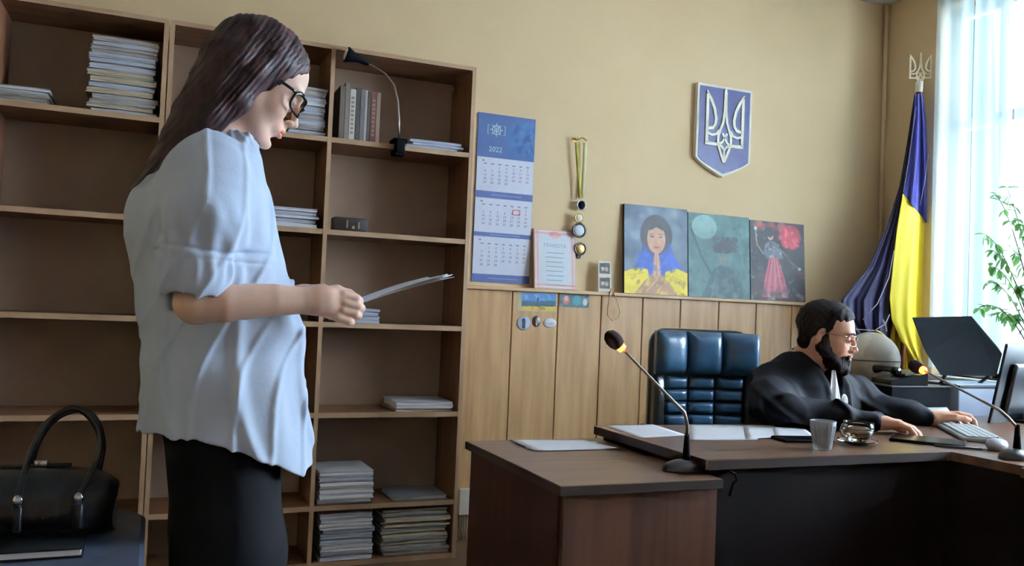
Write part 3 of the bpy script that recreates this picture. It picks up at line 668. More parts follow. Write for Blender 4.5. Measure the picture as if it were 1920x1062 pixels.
for k, (za, zb, first, red) in enumerate([(zs[1], zs[2], 2, 0), (zs[3], zs[4], 5, 1), (zs[5], zs[6], 1, 0)]):
    cv = Canvas(CW-.004, za-zb, .01, (226, 230, 244)); cv.build('month_sheet', Matrix.Translation((cx0+.002, -.0075, zb)), cal, M_print)
    q = MB(); r_ = MB(); cw = CW*.86/7; ch = (za-zb)*.68/6
    for dday in range(1, 31):
        p = dday-1+first; cc, rr = p % 7, p//7
        tgt = r_ if cc >= 5 else q
        text_mesh(tgt, str(dday), .0165, TX(cx0+CW*.09+cw*(cc+.5), za-(za-zb)*.24-ch*(rr+.75), -.0079), depth=.0002, align='CENTER')
    for cc in range(7): q.box(cx0+CW*.09+cw*(cc+.3), cx0+CW*.09+cw*(cc+.7), -.0082, -.0078, za-(za-zb)*.2, za-(za-zb)*.2+.004)
    q.box(cx0+CW*.1, cx0+CW*.13, -.0082, -.0078, za-.02, za-.014)
    q.build('date_print', M_ink, cal); r_.build('weekend_print', mat('faded red ink', c(150, 104, 130), .7), cal)
    if red:
        mx_, mz_ = cx0+CW*.72, za-(za-zb)*.36
        fr = MB(); a_, b__ = .021, .013
        for s_ in ((-a_, a_, b__-.003, b__), (-a_, a_, -b__, -b__+.003), (-a_, -a_+.003, -b__, b__), (a_-.003, a_, -b__, b__)): fr.box(mx_+s_[0], mx_+s_[1], -.0095, -.0082, mz_+s_[2], mz_+s_[3])
        fr.build('date_slider', M_inkr, cal)
for (za, zb) in ((zs[2], zs[3]), (zs[4], zs[5]), (zs[6], zs[7])):
    MB().box(cx0, cx1, -.0072, -.0045, zb, za).build('month_strip', mat('calendar strip', c(84, 98, 150), .6), cal)
    q = MB(); q.box(cx0+CW*.28, cx0+CW*.8, -.0077, -.0072, (za+zb)/2-.002, (za+zb)/2+.002).build('strip_print', mat('pale strip print', c(140, 152, 196), .6), cal)

# certificate
ct = thing('framed_certificate', 'pale framed certificate with a red ornamental border, right of the calendar', 'certificate', (1.84, -.05, WT))
ca0, ca1 = P(1004, 500, Y=-.06).x, P(1083, 500, Y=-.06).x; ch_ = P(1040, 430, Y=-.03).z-WT; w_ = ca1-ca0
M = Matrix.Translation((ca0, -.058, WT+.001)) @ Matrix.Rotation(-.13, 4, 'X')
MB().box(0, w_, .001, .012, 0, ch_, M=M, bev=.002).build('frame', mat('pale pink frame', c(214, 178, 160), .5), ct)
cv = Canvas(w_-.014, ch_-.014, .0022, (238, 226, 226))
for i in range(26):
    for (x, y) in ((.06, i/25), (.94, i/25), (i/25, .045), (i/25, .955)): cv.ell(x, y, .035, .018, (212, 150, 150), a=.6, soft=.5)
cv.poly([(.12, .09), (.88, .09), (.88, .93), (.12, .93)], (226, 232, 240)); cv.ell(.5, .06, .16, .05, (204, 120, 120), a=.8); cv.ell(.5, .11, .08, .03, (226, 190, 190))
cv.build('certificate_sheet', M @ Matrix.Translation((.007, 0.0004, .007)), ct, M_print)
q = MB(); TM = M @ Matrix.Translation((w_/2, -.0002, ch_*.70)) @ Matrix.Rotation(R(90), 4, 'X')
text_mesh(q, 'ГРАМОТА', .026, TM, align='CENTER', depth=.0003)
for k in range(9): q.box(w_*.26+random.uniform(0, .012), w_*.74-random.uniform(0, .02), -.0004, 0.0003, ch_*.60-k*.0235, ch_*.60-k*.0235+.004, M=M)
q.build('certificate_print', mat('pale teal print', c(150, 176, 186), .6), ct)

# medals on ribbons
hk = P(1080, 266, Y=-.012)
md = thing('medal_bunch', 'medals hanging on yellow green ribbons from a wall hook', 'medals', (hk.x, -.01, hk.z))
MB().tube([(hk.x, 0, hk.z+.012), (hk.x, -.03, hk.z+.008), (hk.x, -.036, hk.z+.02)], .0035, 8).lathe([(.001, 0), (.011, 0), (.011, .003), (.001, .004)], 16, Matrix.Translation((hk.x, 0, hk.z+.012)) @ Matrix.Rotation(R(90), 4, 'X')).box(hk.x-.028, hk.x-.004, -.026, -.02, hk.z-.004, hk.z+.004, M=None).build('hook', M_brass, md)
def pxs(L, Y): return [P(x, y, Y=Y) for x, y in L]
def ribbon(L, wdt, Y, m, name='ribbon'):
    pts = pxs(L, Y); rows = [[(p.x-wdt/2, p.y, p.z), (p.x+wdt/2, p.y-.003, p.z)] for p in pts]
    MB().grid(rows, thick=.0012).build(name, m, md)
M_rib = mat('yellow green ribbon', c(176, 160, 62), .7, c(150, 140, 60), 30); M_rib2 = mat('pale ribbon', c(206, 200, 150), .7)
ribbon([(1081, 268), (1083, 300), (1086, 340), (1087, 372)], .018, -.030, M_rib)
ribbon([(1097, 268), (1096, 300), (1094, 340), (1091, 372)], .020, -.022, M_rib2)
ribbon([(1084, 262), (1092, 258), (1100, 264)], .012, -.034, M_rib)
MED = [('silver medal with dark centre', (1090, 385), .027, M_chrome, M_blk, -.03), ('brass', (1086, 409), .027, M_brass, M_cream, -.036), ('white', (1086, 432), .040, M_dgrey, mat('white enamel', c(225, 232, 238), .4), -.042), ('dark', (1088, 467), .034, M_dgrey, M_brass, -.034), ('s', (1083, 478), .022, M_chrome, M_dgrey, -.028)]
for lab, (x, y), r_, m1, m2, Yd in MED:
    p = P(x, y, Y=Yd); Mz = Matrix.Translation(p) @ Matrix.Rotation(R(90), 4, 'X')
    o = MB().lathe([(.001, -.002), (r_, -.002), (r_, .003), (r_*.82, .003), (r_*.8, .0015), (.001, .0015)], 28, Mz).build('medal', m1, md)
    ROOT[o.name] = ROOT[md.name]
    MB().lathe([(.001, .0016), (r_*.72, .0016), (r_*.66, .003), (.001, .0034)], 24, Mz).build('medal_relief', m2, o)

# small upright photo card and keyring on the ledge
kc = thing('photo_card', 'small upright black and white photo strip on the ledge', 'photo', (P(1135, 540, Y=-.055).x, -.05, WT))
p0, p1 = P(1123, 515, Y=-.055), P(1147, 515, Y=-.055); h_ = P(1135, 490, Y=-.055).z-WT
cv = Canvas(p1.x-p0.x, h_, .002, (222, 214, 200))
for yy in (.24, .72): cv.poly([(.1, yy-.17), (.9, yy-.19), (.9, yy+.17), (.1, yy+.17)], (70, 64, 60)); cv.ell(.36, yy, .14, .08, (206, 190, 176)); cv.ell(.66, yy+.02, .13, .075, (196, 180, 168)); cv.ell(.36, yy-.09, .15, .04, (36, 30, 28))
M = Matrix.Translation((p0.x, -.056, WT+.001)) @ Matrix.Rotation(-.09, 4, 'X')
MB().box(0, p1.x-p0.x, .0004, .004, 0, h_, M=M).build('card', M_cream, kc); cv.build('photo_print', M, kc, M_print)
kr = thing('key_lanyard', 'pale loop of cord hanging over the ledge below the photo strip', 'lanyard', (P(1150, 575, Y=-.068).x, -.068, 1.12))
MB().tube(pxs([(1146, 541), (1143, 560), (1140, 578), (1140, 592), (1148, 601), (1159, 597), (1163, 586), (1158, 566), (1150, 548)], -.0665), .003, 8).build('cord', M_ledge, kr)
MB().tube([(P(1146, 541, Y=-.0665).x, -.0665, WT-.004), (P(1146, 541, Y=-.0665).x, -.060, WT+.004), (P(1146, 541, Y=-.0665).x, -.045, WT+.005)], .004, 8).build('clip', M_steel, kr)
# magnets and cards on the panelling
def card(name, label, cat, L, painter, Y=-.0435):
    a, b_ = P(*L[0], Y=Y), P(*L[1], Y=Y); w_, h_ = b_.x-a.x, a.z-b_.z
    t = thing(name, label, cat, ((a.x+b_.x)/2, Y, b_.z)); cv = Canvas(w_, h_, .0018, (200, 200, 200)); painter(cv)
    MB().box(a.x, b_.x, Y, Y+.0012, b_.z, a.z).build('card_base', M_cream, t); cv.build('card_print', Matrix.Translation((a.x, Y-.0004, b_.z)), t, M_print); return t
def pt1(cv):
    cv.img[:] = np.array((186, 174, 140))/255; cv.poly([(.12, .05), (.98, .05), (.98, .6), (.12, .6)], (96, 142, 196)); cv.poly([(.12, .5), (.98, .42), (.98, .72), (.12, .75)], (52, 86, 100)); cv.poly([(.12, .75), (.98, .7), (.98, .95), (.12, .95)], (196, 168, 70)); cv.blot(20, 51, [(210, 220, 230), (120, 160, 200)], ((.15, .95), (.1, .4)), .05, .5); cv.line([(.5, .7), (.52, .3)], .02, (60, 60, 80)); cv.blot(12, 52, [(150, 60, 50), (90, 100, 60)], ((.3, .9), (.75, .95)), .03, .8)
def pt2(cv):
    cv.img[:] = np.array((92, 112, 116))/255; cv.blot(24, 53, [(60, 80, 90), (130, 140, 130), (50, 60, 70)], ((0, 1), (0, 1)), .1, .6); cv.ell(.22, .5, .12, .32, (196, 120, 110)); cv.ell(.22, .4, .07, .2, (220, 190, 170)); cv.ell(.58, .5, .15, .34, (80, 150, 160)); cv.ell(.86, .6, .08, .25, (210, 206, 200))
card('picture_magnet', 'landscape picture magnet with blue sky, below the certificate', 'magnet', ((970, 546), (1043, 586)), pt1)
card('picture_magnet', 'small teal picture magnet right of the landscape magnet', 'magnet', ((1050, 549), (1104, 578)), pt2)
def disc(label, x, y, r_, m1, sx=1, blob=None):
    p = P(x, y, Y=-.0445); t = thing('wall_magnet', label, 'magnet', p)
    Mz = Matrix.Translation(p+Vector((0, .0015, 0))) @ Matrix.Rotation(R(90), 4, 'X') @ Matrix.Diagonal((sx, 1, 1, 1))
    MB().lathe([(.001, 0), (r_, 0), (r_, .002), (r_*.9, .004), (.001, .004)], 24, Mz).build('disc', m1, t)
    q = MB()
    if blob: q.box(-r_*.25, r_*.2, -r_*.75, r_*.3, .0038, .0055, M=Mz, bev=.001); q.ell((0, r_*.35, .0045), (r_*.3, r_*.3, .002), 12, Mz)
    else:
        for dx in (-.45, 0, .4): q.ell((dx*r_, .1*r_*(1 if dx else 3), .004), (r_*.42, r_*.36, .003), 14, Mz)
    q.build('figure', blob or M_white, t)
disc('round pale magnet with a dark figure, lowest left of the group', 982, 606, .036, mat('pale blue magnet', c(182, 194, 214), .5), 1, M_dgrey)
disc('round dark magnet between the pale round and the cloud shaped one', 1006, 603, .028, M_dgrey, .8, mat('tan figure', c(190, 170, 150), .6))
disc('white cloud shaped magnet, lowest right of the group', 1031, 606, .024, M_white, 1.5)
# socket and cable right of the bookcase
so = thing('wall_socket', 'white box on the wall low beside the bookcase', 'socket', (P(868, 940, Y=-.045).x, -.045, .13))
a, b_ = P(859, 918, Y=-.06), P(878, 965, Y=-.06)
MB().box(a.x+.005, b_.x+.05, -.072, -.042, b_.z, a.z, bev=.004, seg=2).build('box', M_cream, so)
q = MB()
for k in range(5): q.tube([(a.x+.015+k*.011, -.058, b_.z+.002), (a.x+.013+k*.012, -.062, b_.z-.05), (a.x+.02+k*.008, -.055, .008)], .003, 6)
q.build('cable', mat('grey cable', c(130, 122, 114), .6), so)

# ------------------------------------------------------------ curtains, plant
M_curt = bpy.data.materials.new('sheer curtain'); M_curt.use_nodes = True
N, L_ = M_curt.node_tree.nodes, M_curt.node_tree.links; N.clear()
o_ = N.new('ShaderNodeOutputMaterial'); tr = N.new('ShaderNodeBsdfTranslucent'); df = N.new('ShaderNodeBsdfDiffuse'); tp = N.new('ShaderNodeBsdfTransparent')
m1 = N.new('ShaderNodeMixShader'); m2 = N.new('ShaderNodeMixShader'); wvn = N.new('ShaderNodeTexNoise'); rpn = N.new('ShaderNodeValToRGB'); tcn = N.new('ShaderNodeTexCoord'); mpn = N.new('ShaderNodeMapping')
mpn.inputs['Scale'].default_value = (1, 9, .5); wvn.inputs['Scale'].default_value = 2.0; L_.new(tcn.outputs['Object'], mpn.inputs[0]); L_.new(mpn.outputs[0], wvn.inputs['Vector']); L_.new(wvn.outputs[0], rpn.inputs[0])
rpn.color_ramp.elements[0].color = c(196, 226, 238); rpn.color_ramp.elements[1].color = c(244, 252, 252); L_.new(rpn.outputs[0], tr.inputs[0]); L_.new(rpn.outputs[0], df.inputs[0])
m1.inputs[0].default_value = .7; L_.new(df.outputs[0], m1.inputs[1]); L_.new(tr.outputs[0], m1.inputs[2]); m2.inputs[0].default_value = .72; L_.new(tp.outputs[0], m2.inputs[1]); L_.new(m1.outputs[0], m2.inputs[2]); L_.new(m2.outputs[0], o_.inputs[0])
cuts = [-.418, -.665, -.915, -1.14, -1.37]
names = ['narrow sheer curtain panel nearest the corner with the flag', 'sheer curtain panel second from the flag', 'sheer curtain panel third from the flag', 'sheer curtain panel at the near end of the first window']
for k in range(4):
    a, b_ = cuts[k], cuts[k+1]; rows = []
    n = 30
    for z in np.linspace(.90, 3.04, 10):
        rows.append([(RX-.052+.010*sin(j/n*2*pi*(2+k*.6)+k*2)+.004*sin(z*2+j*.4)+(-.010 if k % 2 else 0), a-.003+(b_-a+.006)*j/n, z) for j in range(n+1)])
    tag(MB().grid(rows, thick=0).build('curtain', M_curt), names[k], 'curtain')
tag(MB().box(RX-.075, RX-.035, -1.39, -.41, 3.04, 3.07, bev=.003).build('curtain_rail', M_wframe), 'white curtain rail along the top of the window', 'rail')

M_leaf = mat('green leaf', c(120, 160, 100), .5, c(80, 128, 84), 12); M_stem = mat('plant stem', c(92, 98, 60), .7)
pv = thing('potted_plant', 'leafy plant with thin drooping branches in front of the window', 'plant', (3.85, -1.24, .705))
MB().lathe([(.001, 0), (.06, 0), (.066, .01), (.088, .13), (.094, .13), (.094, .15), (.084, .15), (.08, .135), (.001, .13)], 32, T(3.85, -1.24, .7055)).build('pot', mat('clay pot', c(150, 92, 66), .7), pv)
M_leaf.use_nodes = True
_N, _L = M_leaf.node_tree.nodes, M_leaf.node_tree.links
_t = _N.new('ShaderNodeBsdfTranslucent'); _t.inputs[0].default_value = c(140, 190, 110); _m = _N.new('ShaderNodeMixShader'); _m.inputs[0].default_value = .5
_L.new(_N['Principled BSDF'].outputs[0], _m.inputs[1]); _L.new(_t.outputs[0], _m.inputs[2]); _L.new(_m.outputs[0], _N['Material Output'].inputs[0])
stems = MB(); leaves = MB()
def leafblade(mb, p, d, L, wd):
    d = Vector(d).normalized(); s_ = d.cross(Vector((random.uniform(-.4, .4), random.uniform(-.4, .4), 1))).normalized(); nn = s_.cross(d)
    rows = []
    for i in range(6):
        u = i/5; ww = wd*math.sin(pi*min(1, u*.94+.03))**.8; cc = p+d*L*u-nn*(.22*L*u*u)
        rows.append([cc-s_*ww+nn*ww*.35, cc, cc+s_*ww+nn*ww*.35])
    mb.grid(rows)
targets = [((1905, 640), (1888, 352)), ((1905, 640), (1868, 366)), ((1905, 640), (1848, 440)), ((1910, 640), (1862, 470)), ((1912, 650), (1856, 500)), ((1915, 650), (1852, 530)), ((1915, 650), (1836, 578)), ((1915, 650), (1868, 590)), ((1918, 650), (1900, 470)), ((1920, 650), (1915, 420)), ((1925, 650), (1935, 380)), ((1930, 650), (1960, 450)), ((1930, 650), (1970, 540)), ((1925, 650), (1905, 540)), ((1915, 650), (1890, 600))]
root_ = Vector((3.85, -1.24, .84))
for k, (_, e) in enumerate(targets):
    end = P(e[0], e[1], X=3.78+.04*(k % 3)); mid = root_.lerp(end, .55)+Vector((0, 0, .22+random.uniform(0, .08)))
    pts = [root_*(1-u)**2+mid*2*u*(1-u)+end*u*u for u in np.linspace(0, 1, 12)]
    stems.tube(pts, [.0035-.0022*u for u in np.linspace(0, 1, 12)], 6)
    for i in range(5, 12):
        for q_ in range(3 if i > 7 else 1):
            d = Vector((random.uniform(-.6, .5), random.uniform(-1, 1), random.uniform(-1.1, .3)))
            leafblade(leaves, pts[i], d, random.uniform(.035, .062), random.uniform(.008, .013))
stems.build('stems', M_stem, pv); tag(leaves.build('leaves', M_leaf, pv), kind=None)

# ------------------------------------------------------------ flag
fl = thing('flag_on_pole', 'blue and yellow flag on a pole with a trident finial, in the corner', 'flag', (3.9, -.3, 0))
FY = -.30
pt_ = P(1723, 172, Y=FY-.01); pb_ = P(1690, 700, Y=FY-.01); dpol = (pt_-pb_).normalized(); foot = pb_-dpol*((pb_.z-.02)/dpol.z)
MB().tube([foot, pt_+dpol*.0], .014, 12).build('pole', mat('brown wooden pole', c(104, 54, 28), .4), fl)
MB().lathe([(.001, 0), (.13, 0), (.13, .02), (.04, .035), (.025, .08), (.02, .12), (.001, .12)], 28, T(foot.x, foot.y, 0)).build('pole_stand', M_dgrey, fl)
MB().lathe([(.001, -.005), (.02, -.005), (.021, .0), (.021, .055), (.012, .062), (.001, .064)], 20, Matrix.Translation(pt_) @ dpol.to_track_quat('Z', 'Y').to_matrix().to_4x4()).build('pole_cap', M_cream, fl)
q = MB(); pc = P(1726, 132, Y=FY-.01); TM = Matrix.Translation(pc) @ Matrix.Rotation(R(-34), 4, 'Z') @ Matrix.Rotation(R(90), 4, 'X')
trident(q, .060, -.003, .003, TM, .85); q.build('finial', mat('pale gold metal', c(244, 230, 198), .4), fl)
def cloth(name, rows_px, m, amp=.02, nf=4, Y=FY, n=40, ph=0, sub=6, depthf=None):
    """rows of (xl, yl, xr, yr) in the photograph, hung in a plane Y with folds"""
    R_ = []
    for i in range(len(rows_px)-1):
        a, b_ = np.array(rows_px[i], float), np.array(rows_px[i+1], float)
        for s_ in range(sub): R_.append(a+(b_-a)*s_/sub)
    R_.append(np.array(rows_px[-1], float)); rows = []
    for i, r_ in enumerate(R_):
        v = i/(len(R_)-1); row = []
        for j in range(n+1):
            u = j/n; a_ = amp*min(1, .25+v*1.6)
            yy = Y+a_*math.sin(u*2*pi*nf+ph+v*1.2)+a_*.4*math.sin(u*2*pi*nf*2.3+v*3+ph)
            if depthf: yy += depthf(u, v)
            row.append(P(r_[0]+(r_[2]-r_[0])*u, r_[1]+(r_[3]-r_[1])*u, Y=yy))
        rows.append(row)
    return MB().grid(rows, thick=.0015).build(name, m, fl)
M_fb = mat('blue flag silk', c(58, 60, 156), .42, c(46, 48, 138), 5, (1, 1, .3), sheen=.4)
M_fy = mat('yellow flag silk', c(250, 222, 42), .45, c(240, 205, 34), 5, (1, 1, .3), sheen=.3)
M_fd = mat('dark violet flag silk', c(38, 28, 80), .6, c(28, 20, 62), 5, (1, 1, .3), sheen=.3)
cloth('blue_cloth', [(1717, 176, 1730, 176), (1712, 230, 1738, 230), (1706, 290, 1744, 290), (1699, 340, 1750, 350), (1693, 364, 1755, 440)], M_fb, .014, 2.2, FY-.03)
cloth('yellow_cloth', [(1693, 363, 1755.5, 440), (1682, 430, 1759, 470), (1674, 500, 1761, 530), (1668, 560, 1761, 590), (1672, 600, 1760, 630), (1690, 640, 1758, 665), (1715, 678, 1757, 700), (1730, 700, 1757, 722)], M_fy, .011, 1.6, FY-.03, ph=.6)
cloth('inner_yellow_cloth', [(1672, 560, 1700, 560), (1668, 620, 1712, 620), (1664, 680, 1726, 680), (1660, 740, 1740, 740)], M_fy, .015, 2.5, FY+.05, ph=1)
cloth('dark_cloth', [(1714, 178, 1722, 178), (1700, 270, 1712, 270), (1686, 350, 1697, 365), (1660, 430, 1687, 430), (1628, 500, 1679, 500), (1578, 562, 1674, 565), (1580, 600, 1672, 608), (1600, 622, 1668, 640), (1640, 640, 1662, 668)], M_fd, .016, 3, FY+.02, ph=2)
cr = MB(); cr.tube(pxs([(1676, 470), (1667, 520), (1645, 570), (1618, 600)], FY-.06), .0028, 6); cr.tube(pxs([(1600, 618), (1640, 620), (1660, 608), (1668, 590)], FY-.06), .0028, 6); cr.tube(pxs([(1655, 600), (1660, 610), (1662, 622)], FY-.06), .005, 6)
cr.tube(pxs([(1718, 200), (1704, 300), (1694, 360)], FY-.06), .002, 6); cr.tube(pxs([(1741, 290), (1733, 345), (1725, 385)], FY-.06), .002, 6)
cr.build('tassel_cord', mat('silver cord', c(190, 180, 190), .6), fl)

# ------------------------------------------------------------ leather chair
chp = thing('office_chair', 'empty high-back black leather office chair beside the bearded man', 'chair', (2.14, -.93, 0), R(-12))
chM = ROOT[chp.name]
def cb(name, m, mb): return mb.build(name, m, chp, local=True)
Wc = .232
# backrest shell, slightly curved, front towards -y
def sup(x0, x1, zb, zt, yf, yb, e=.03, puff=.02, nx=18, nz=14, mb=None, curve=.05):
    """cushion: pillow-like box; front puffed towards -y"""
    mb = mb or MB()
    rows = []
    for i in range(nz+1):
        v = i/nz; row = []
        for j in range(nx+1):
            u = j/nx; bu = (1-abs(2*u-1)**4)*(1-abs(2*v-1)**4)
            x = x0+(x1-x0)*u; z = zb+(zt-zb)*v
            row.append((x, yf-puff*bu**.5+curve*((x/Wc)**2)*-1, z))
        rows.append(row)
    bk = [[(p[0], yb-curve*((p[0]/Wc)**2), p[2]) for p in r_] for r_ in rows]
    mb.grid(rows); mb.grid([r_[::-1] for r_ in bk])
    edge = [(0, j) for j in range(nx)]+[(i, nx) for i in range(nz)]+[(nz, j) for j in range(nx, 0, -1)]+[(i, 0) for i in range(nz, 0, -1)]
    k = len(edge); vs = [rows[i][j] for i, j in edge]+[bk[i][j] for i, j in edge]
    mb.add(vs, [((q+1) % k, q, q+k, (q+1) % k+k) for q in range(k)], 0, True)
    return mb
zt, zmid, zbt = 1.075, .885, .50
sh = MB()
def rrect(w_, h0, h1, r_, n=6):
    pts = []
    for cx_, cz_, a0 in ((w_-r_, h1-r_, 0), (-w_+r_, h1-r_, 90), (-w_+r_, h0+r_, 180), (w_-r_, h0+r_, 270)):
        for k in range(n+1): a = R(a0+90*k/n); pts.append((cx_+r_*cos(a), cz_+r_*sin(a)))
    return pts
prof = rrect(Wc, zbt-.04, zt, .07)
vs = []; lay = [(.050, .90), (.035, .97), (.055, 1.0), (.085, .98), (.10, .9)]
for yy, s_ in lay:
    for x, z in prof: vs.append((x*s_, yy-.05*(x/Wc)**2, (z-.8)*s_+.8))
n = len(prof); fs = [(k*n+i, k*n+(i+1) % n, (k+1)*n+(i+1) % n, (k+1)*n+i) for k in range(len(lay)-1) for i in range(n)]+[tuple(range(n))[::-1], tuple((len(lay)-1)*n+i for i in range(n))]
sh.add(vs, fs, 0, True); cb('backrest_shell', M_leather, sh)
hd_ = MB()
for a, b_ in ((-Wc*.97, -.080), (-.076, .076), (.080, Wc*.97)): sup(a, b_, zmid, zt-.01, -.012, .02, puff=.055, mb=hd_, curve=.05)
cb('headrest_cushion', M_chair, hd_)
bt = MB()
for a, b_ in ((-Wc*.76, -.062), (-.057, .057), (.062, Wc*.76)):
    for k in range(7): z0 = zmid-.006-.052*(k+1); sup(a, b_, z0, z0+.048, .0, .03, puff=.026, nx=10, nz=8, mb=bt, curve=.05)
cb('backrest_cushion', M_chair, bt)
for sx in (-1, 1):
    a, b_ = sorted((sx*Wc*.77, sx*Wc*.98)); cb('side_bolster', M_leather, sup(a, b_, zbt, zmid-.004, -.008, .03, puff=.03, curve=.05, nx=8))
cb('seat', M_leather, MB().box(-.22, .22, -.26, .03, .42, .52, bev=.04, seg=4))
for sx in (-1, 1): am = MB(); am.tube([(sx*.225, .06, .56), (sx*.25, -.0, .66), (sx*.25, -.14, .67), (sx*.245, -.20, .62), (sx*.215, -.20, .47)], .02, 10, flat=((0, 0, 1), .8)); cb('armrest', M_blk, am)
cb('gas_lift', M_chrome, MB().tube([(0, -.2, .1), (0, -.2, .42)], .028, 14))
fb = MB()
for k in range(5): a = 2*pi*k/5+.3; fb.tube([(0, -.2, .11), (.3*cos(a), -.2+.3*sin(a), .075)], [.03, .018], 8)
cb('star_base', M_blk, fb)
for k in range(5): a = 2*pi*k/5+.3; cb('caster', M_blk, MB().lathe([(.001, -.018), (.028, -.018), (.03, 0), (.028, .018), (.001, .018)], 16, T(.3*cos(a), -.2+.3*sin(a), .031, 0, R(90))))
st = thing('office_stool', 'dark swivel seat under the bearded man, hidden behind the desk', 'stool', (2.31, -1.40, 0))
MB().lathe([(.001, .40), (.15, .40), (.165, .42), (.165, .43), (.15, .438), (.001, .44)], 32, T(2.31, -1.40, 0)).build('seat', M_leather, st)
MB().tube([(2.31, -1.40, .08), (2.31, -1.40, .40)], .026, 12).build('gas_lift', M_chrome, st)
fb = MB()
for k in range(5): a = 2*pi*k/5; fb.tube([(2.31, -1.40, .08), (2.31+.16*cos(a), -1.40+.16*sin(a), .02)], [.026, .016], 8)
fb.build('star_base', M_blk, st)

# ------------------------------------------------------------ globe, cabinet, printer, monitor
g = P(1632, 675, Y=-.62); gr = .142
gl = thing('globe', 'pale beige globe on a stand behind the head of the bearded man', 'globe', (g.x, g.y, .84))
cab_t = .745
MB().ell(g, (gr, gr, gr), 48).build('globe_ball', mat('pale globe map', c(196, 186, 168), .45, c(168, 156, 140), 7, contrast=(.45, .55)), gl)
MB().tube([g+Vector((gr*1.004*cos(a), gr*1.004*sin(a), 0)) for a in np.linspace(0, 2*pi, 49)[:-1]], .0028, 6, closed=True).build('equator_band', mat('dark globe line', c(84, 76, 70), .6), gl)
MB().tube([g+Vector((gr*1.08*sin(a), 0, gr*1.08*cos(a))) for a in np.linspace(R(10), R(190), 24)], .005, 8).build('meridian_arc', M_brass, gl)
MB().tube([g-Vector((0, 0, gr*1.08)), Vector((g.x, g.y, .77))], .01, 10).lathe([(.001, 0), (.09, 0), (.09, .012), (.03, .025), (.001, .03)], 28, T(g.x, g.y, cab_t)).build('globe_stand', M_dgrey, gl)
# low cabinet carrying the globe, set against the panelling
t = thing('low_cabinet', 'low cabinet behind the bearded man carrying the globe', 'cabinet', (3.42, -.45, 0))
MB().box(3.12, 3.66, -.80, -.30, .02, cab_t-.02).build('cabinet_body', M_deskd, t); MB().box(3.10, 3.68, -.82, -.28, cab_t-.02, cab_t).build('cabinet_top', M_desk, t)
for a, b_ in ((3.13, 3.387), (3.393, 3.65)):
    dd = MB().box(a, b_, -.816, -.80, .04, cab_t-.03, bev=.002).build('door', M_deskd, t)
    MB().tube([((a+b_)/2, -.83, .5), ((a+b_)/2, -.83, .6)], .005, 8).build('handle', M_steel, dd)
# side table with the dark box, phone and printer
tz = .705
t = thing('side_table', 'dark table by the window under the printer', 'table', (3.5, -1.1, 0))
MB().box(3.16, 3.93, -1.35, -.84, tz-.025, tz, bev=.002).build('tabletop', M_desk, t)
for x, y in ((3.19, -1.32), (3.9, -1.32), (3.19, -.87), (3.9, -.87)): MB().box(x-.02, x+.02, y-.02, y+.02, 0, tz-.025).build('leg', M_deskd, t)
a, b_ = P(1672, 724, Y=-1.1), P(1782, 760, Y=-1.1)
bx = thing('desk_organiser', 'dark box with a light top edge under the desk telephone', 'box', ((a.x+b_.x)/2, -1.0, tz))
MB().box(a.x, b_.x, -1.1, -.9, tz+.001, a.z-.006, bev=.003).build('box_body', M_blk, bx); MB().box(a.x-.004, b_.x+.004, -1.106, -.896, a.z-.006, a.z, bev=.001).build('box_lid', M_dgrey, bx)
# telephone on the box
tp_ = thing('desk_telephone', 'black desk telephone standing on the dark box by the flag', 'telephone', ((a.x+b_.x)/2-.03, -1.0, a.z), R(-15))
MB().prism([(-.09, 0), (.09, 0), (.09, .055), (-.09, .02)], -.08, .08, Matrix.Rotation(R(90), 4, 'X') @ Matrix.Translation((0, .0005, 0))).build('phone_body', M_blkg, tp_, local=True)
MB().tube([(-.07, -.09, .06), (-.06, -.05, .068), (-.06, .04, .068), (-.07, .08, .06)], [.022, .014, .014, .022], 12).build('handset', M_blkg, tp_, local=True)
MB().box(.0, .07, -.06, .06, .042, .052, M=Matrix.Rotation(R(-11), 4, 'Y')).build('keypad', M_dgrey, tp_, local=True)
# printer with raised scanner lid
Yp = -1.12
pr = thing('printer', 'grey printer with its black scanner lid raised, in front of the window', 'printer', (3.75, -1.1, tz))
a, b_ = P(1798, 728, Y=Yp), P(1862, 775, Y=Yp); x1 = P(1900, 728, Y=Yp).x
MB().box(a.x, x1, Yp, Yp+.26, tz+.001, a.z, bev=.006, seg=2).build('printer_body', mat('blue grey printer', c(150, 160, 178), .5), pr)
MB().box(a.x-.002, x1+.004, Yp-.006, Yp+.27, a.z, a.z+.012, bev=.003).build('top_frame', M_dgrey, pr)
MB().box(a.x-.0, x1-.01, Yp+.01, Yp+.2, a.z+.012, a.z+.0165).build('scanner_glass', mat('pale scanner bed', c(190, 205, 240), .3), pr)
L4 = [P(1716, 607, Y=-.98), P(1828, 604, Y=-.98), P(1879, 664, Y=-1.06), P(1868, 706, Y=-1.10), P(1764, 704, Y=-1.10), P(1738, 665, Y=-1.06)]
ld = MB(); off = Vector((.012, .03, .028)); n = 6
vs = L4+[p+off for p in L4]; ld.add(vs, [tuple(range(n)), tuple(range(n, 2*n))[::-1]]+[(i, n+i, n+(i+1) % n, (i+1) % n) for i in range(n)])
ld.build('scanner_lid', M_blk, pr)
MB().tube([L4[3]+Vector((-.02, .02, .0)), Vector((L4[3].x-.02, Yp+.1, a.z+.01))], .008, 8).tube([L4[4]+Vector((.05, .02, .0)), Vector((max(L4[4].x+.05, a.x), Yp+.1, a.z+.01))], .008, 8).build('hinge', M_dgrey, pr)

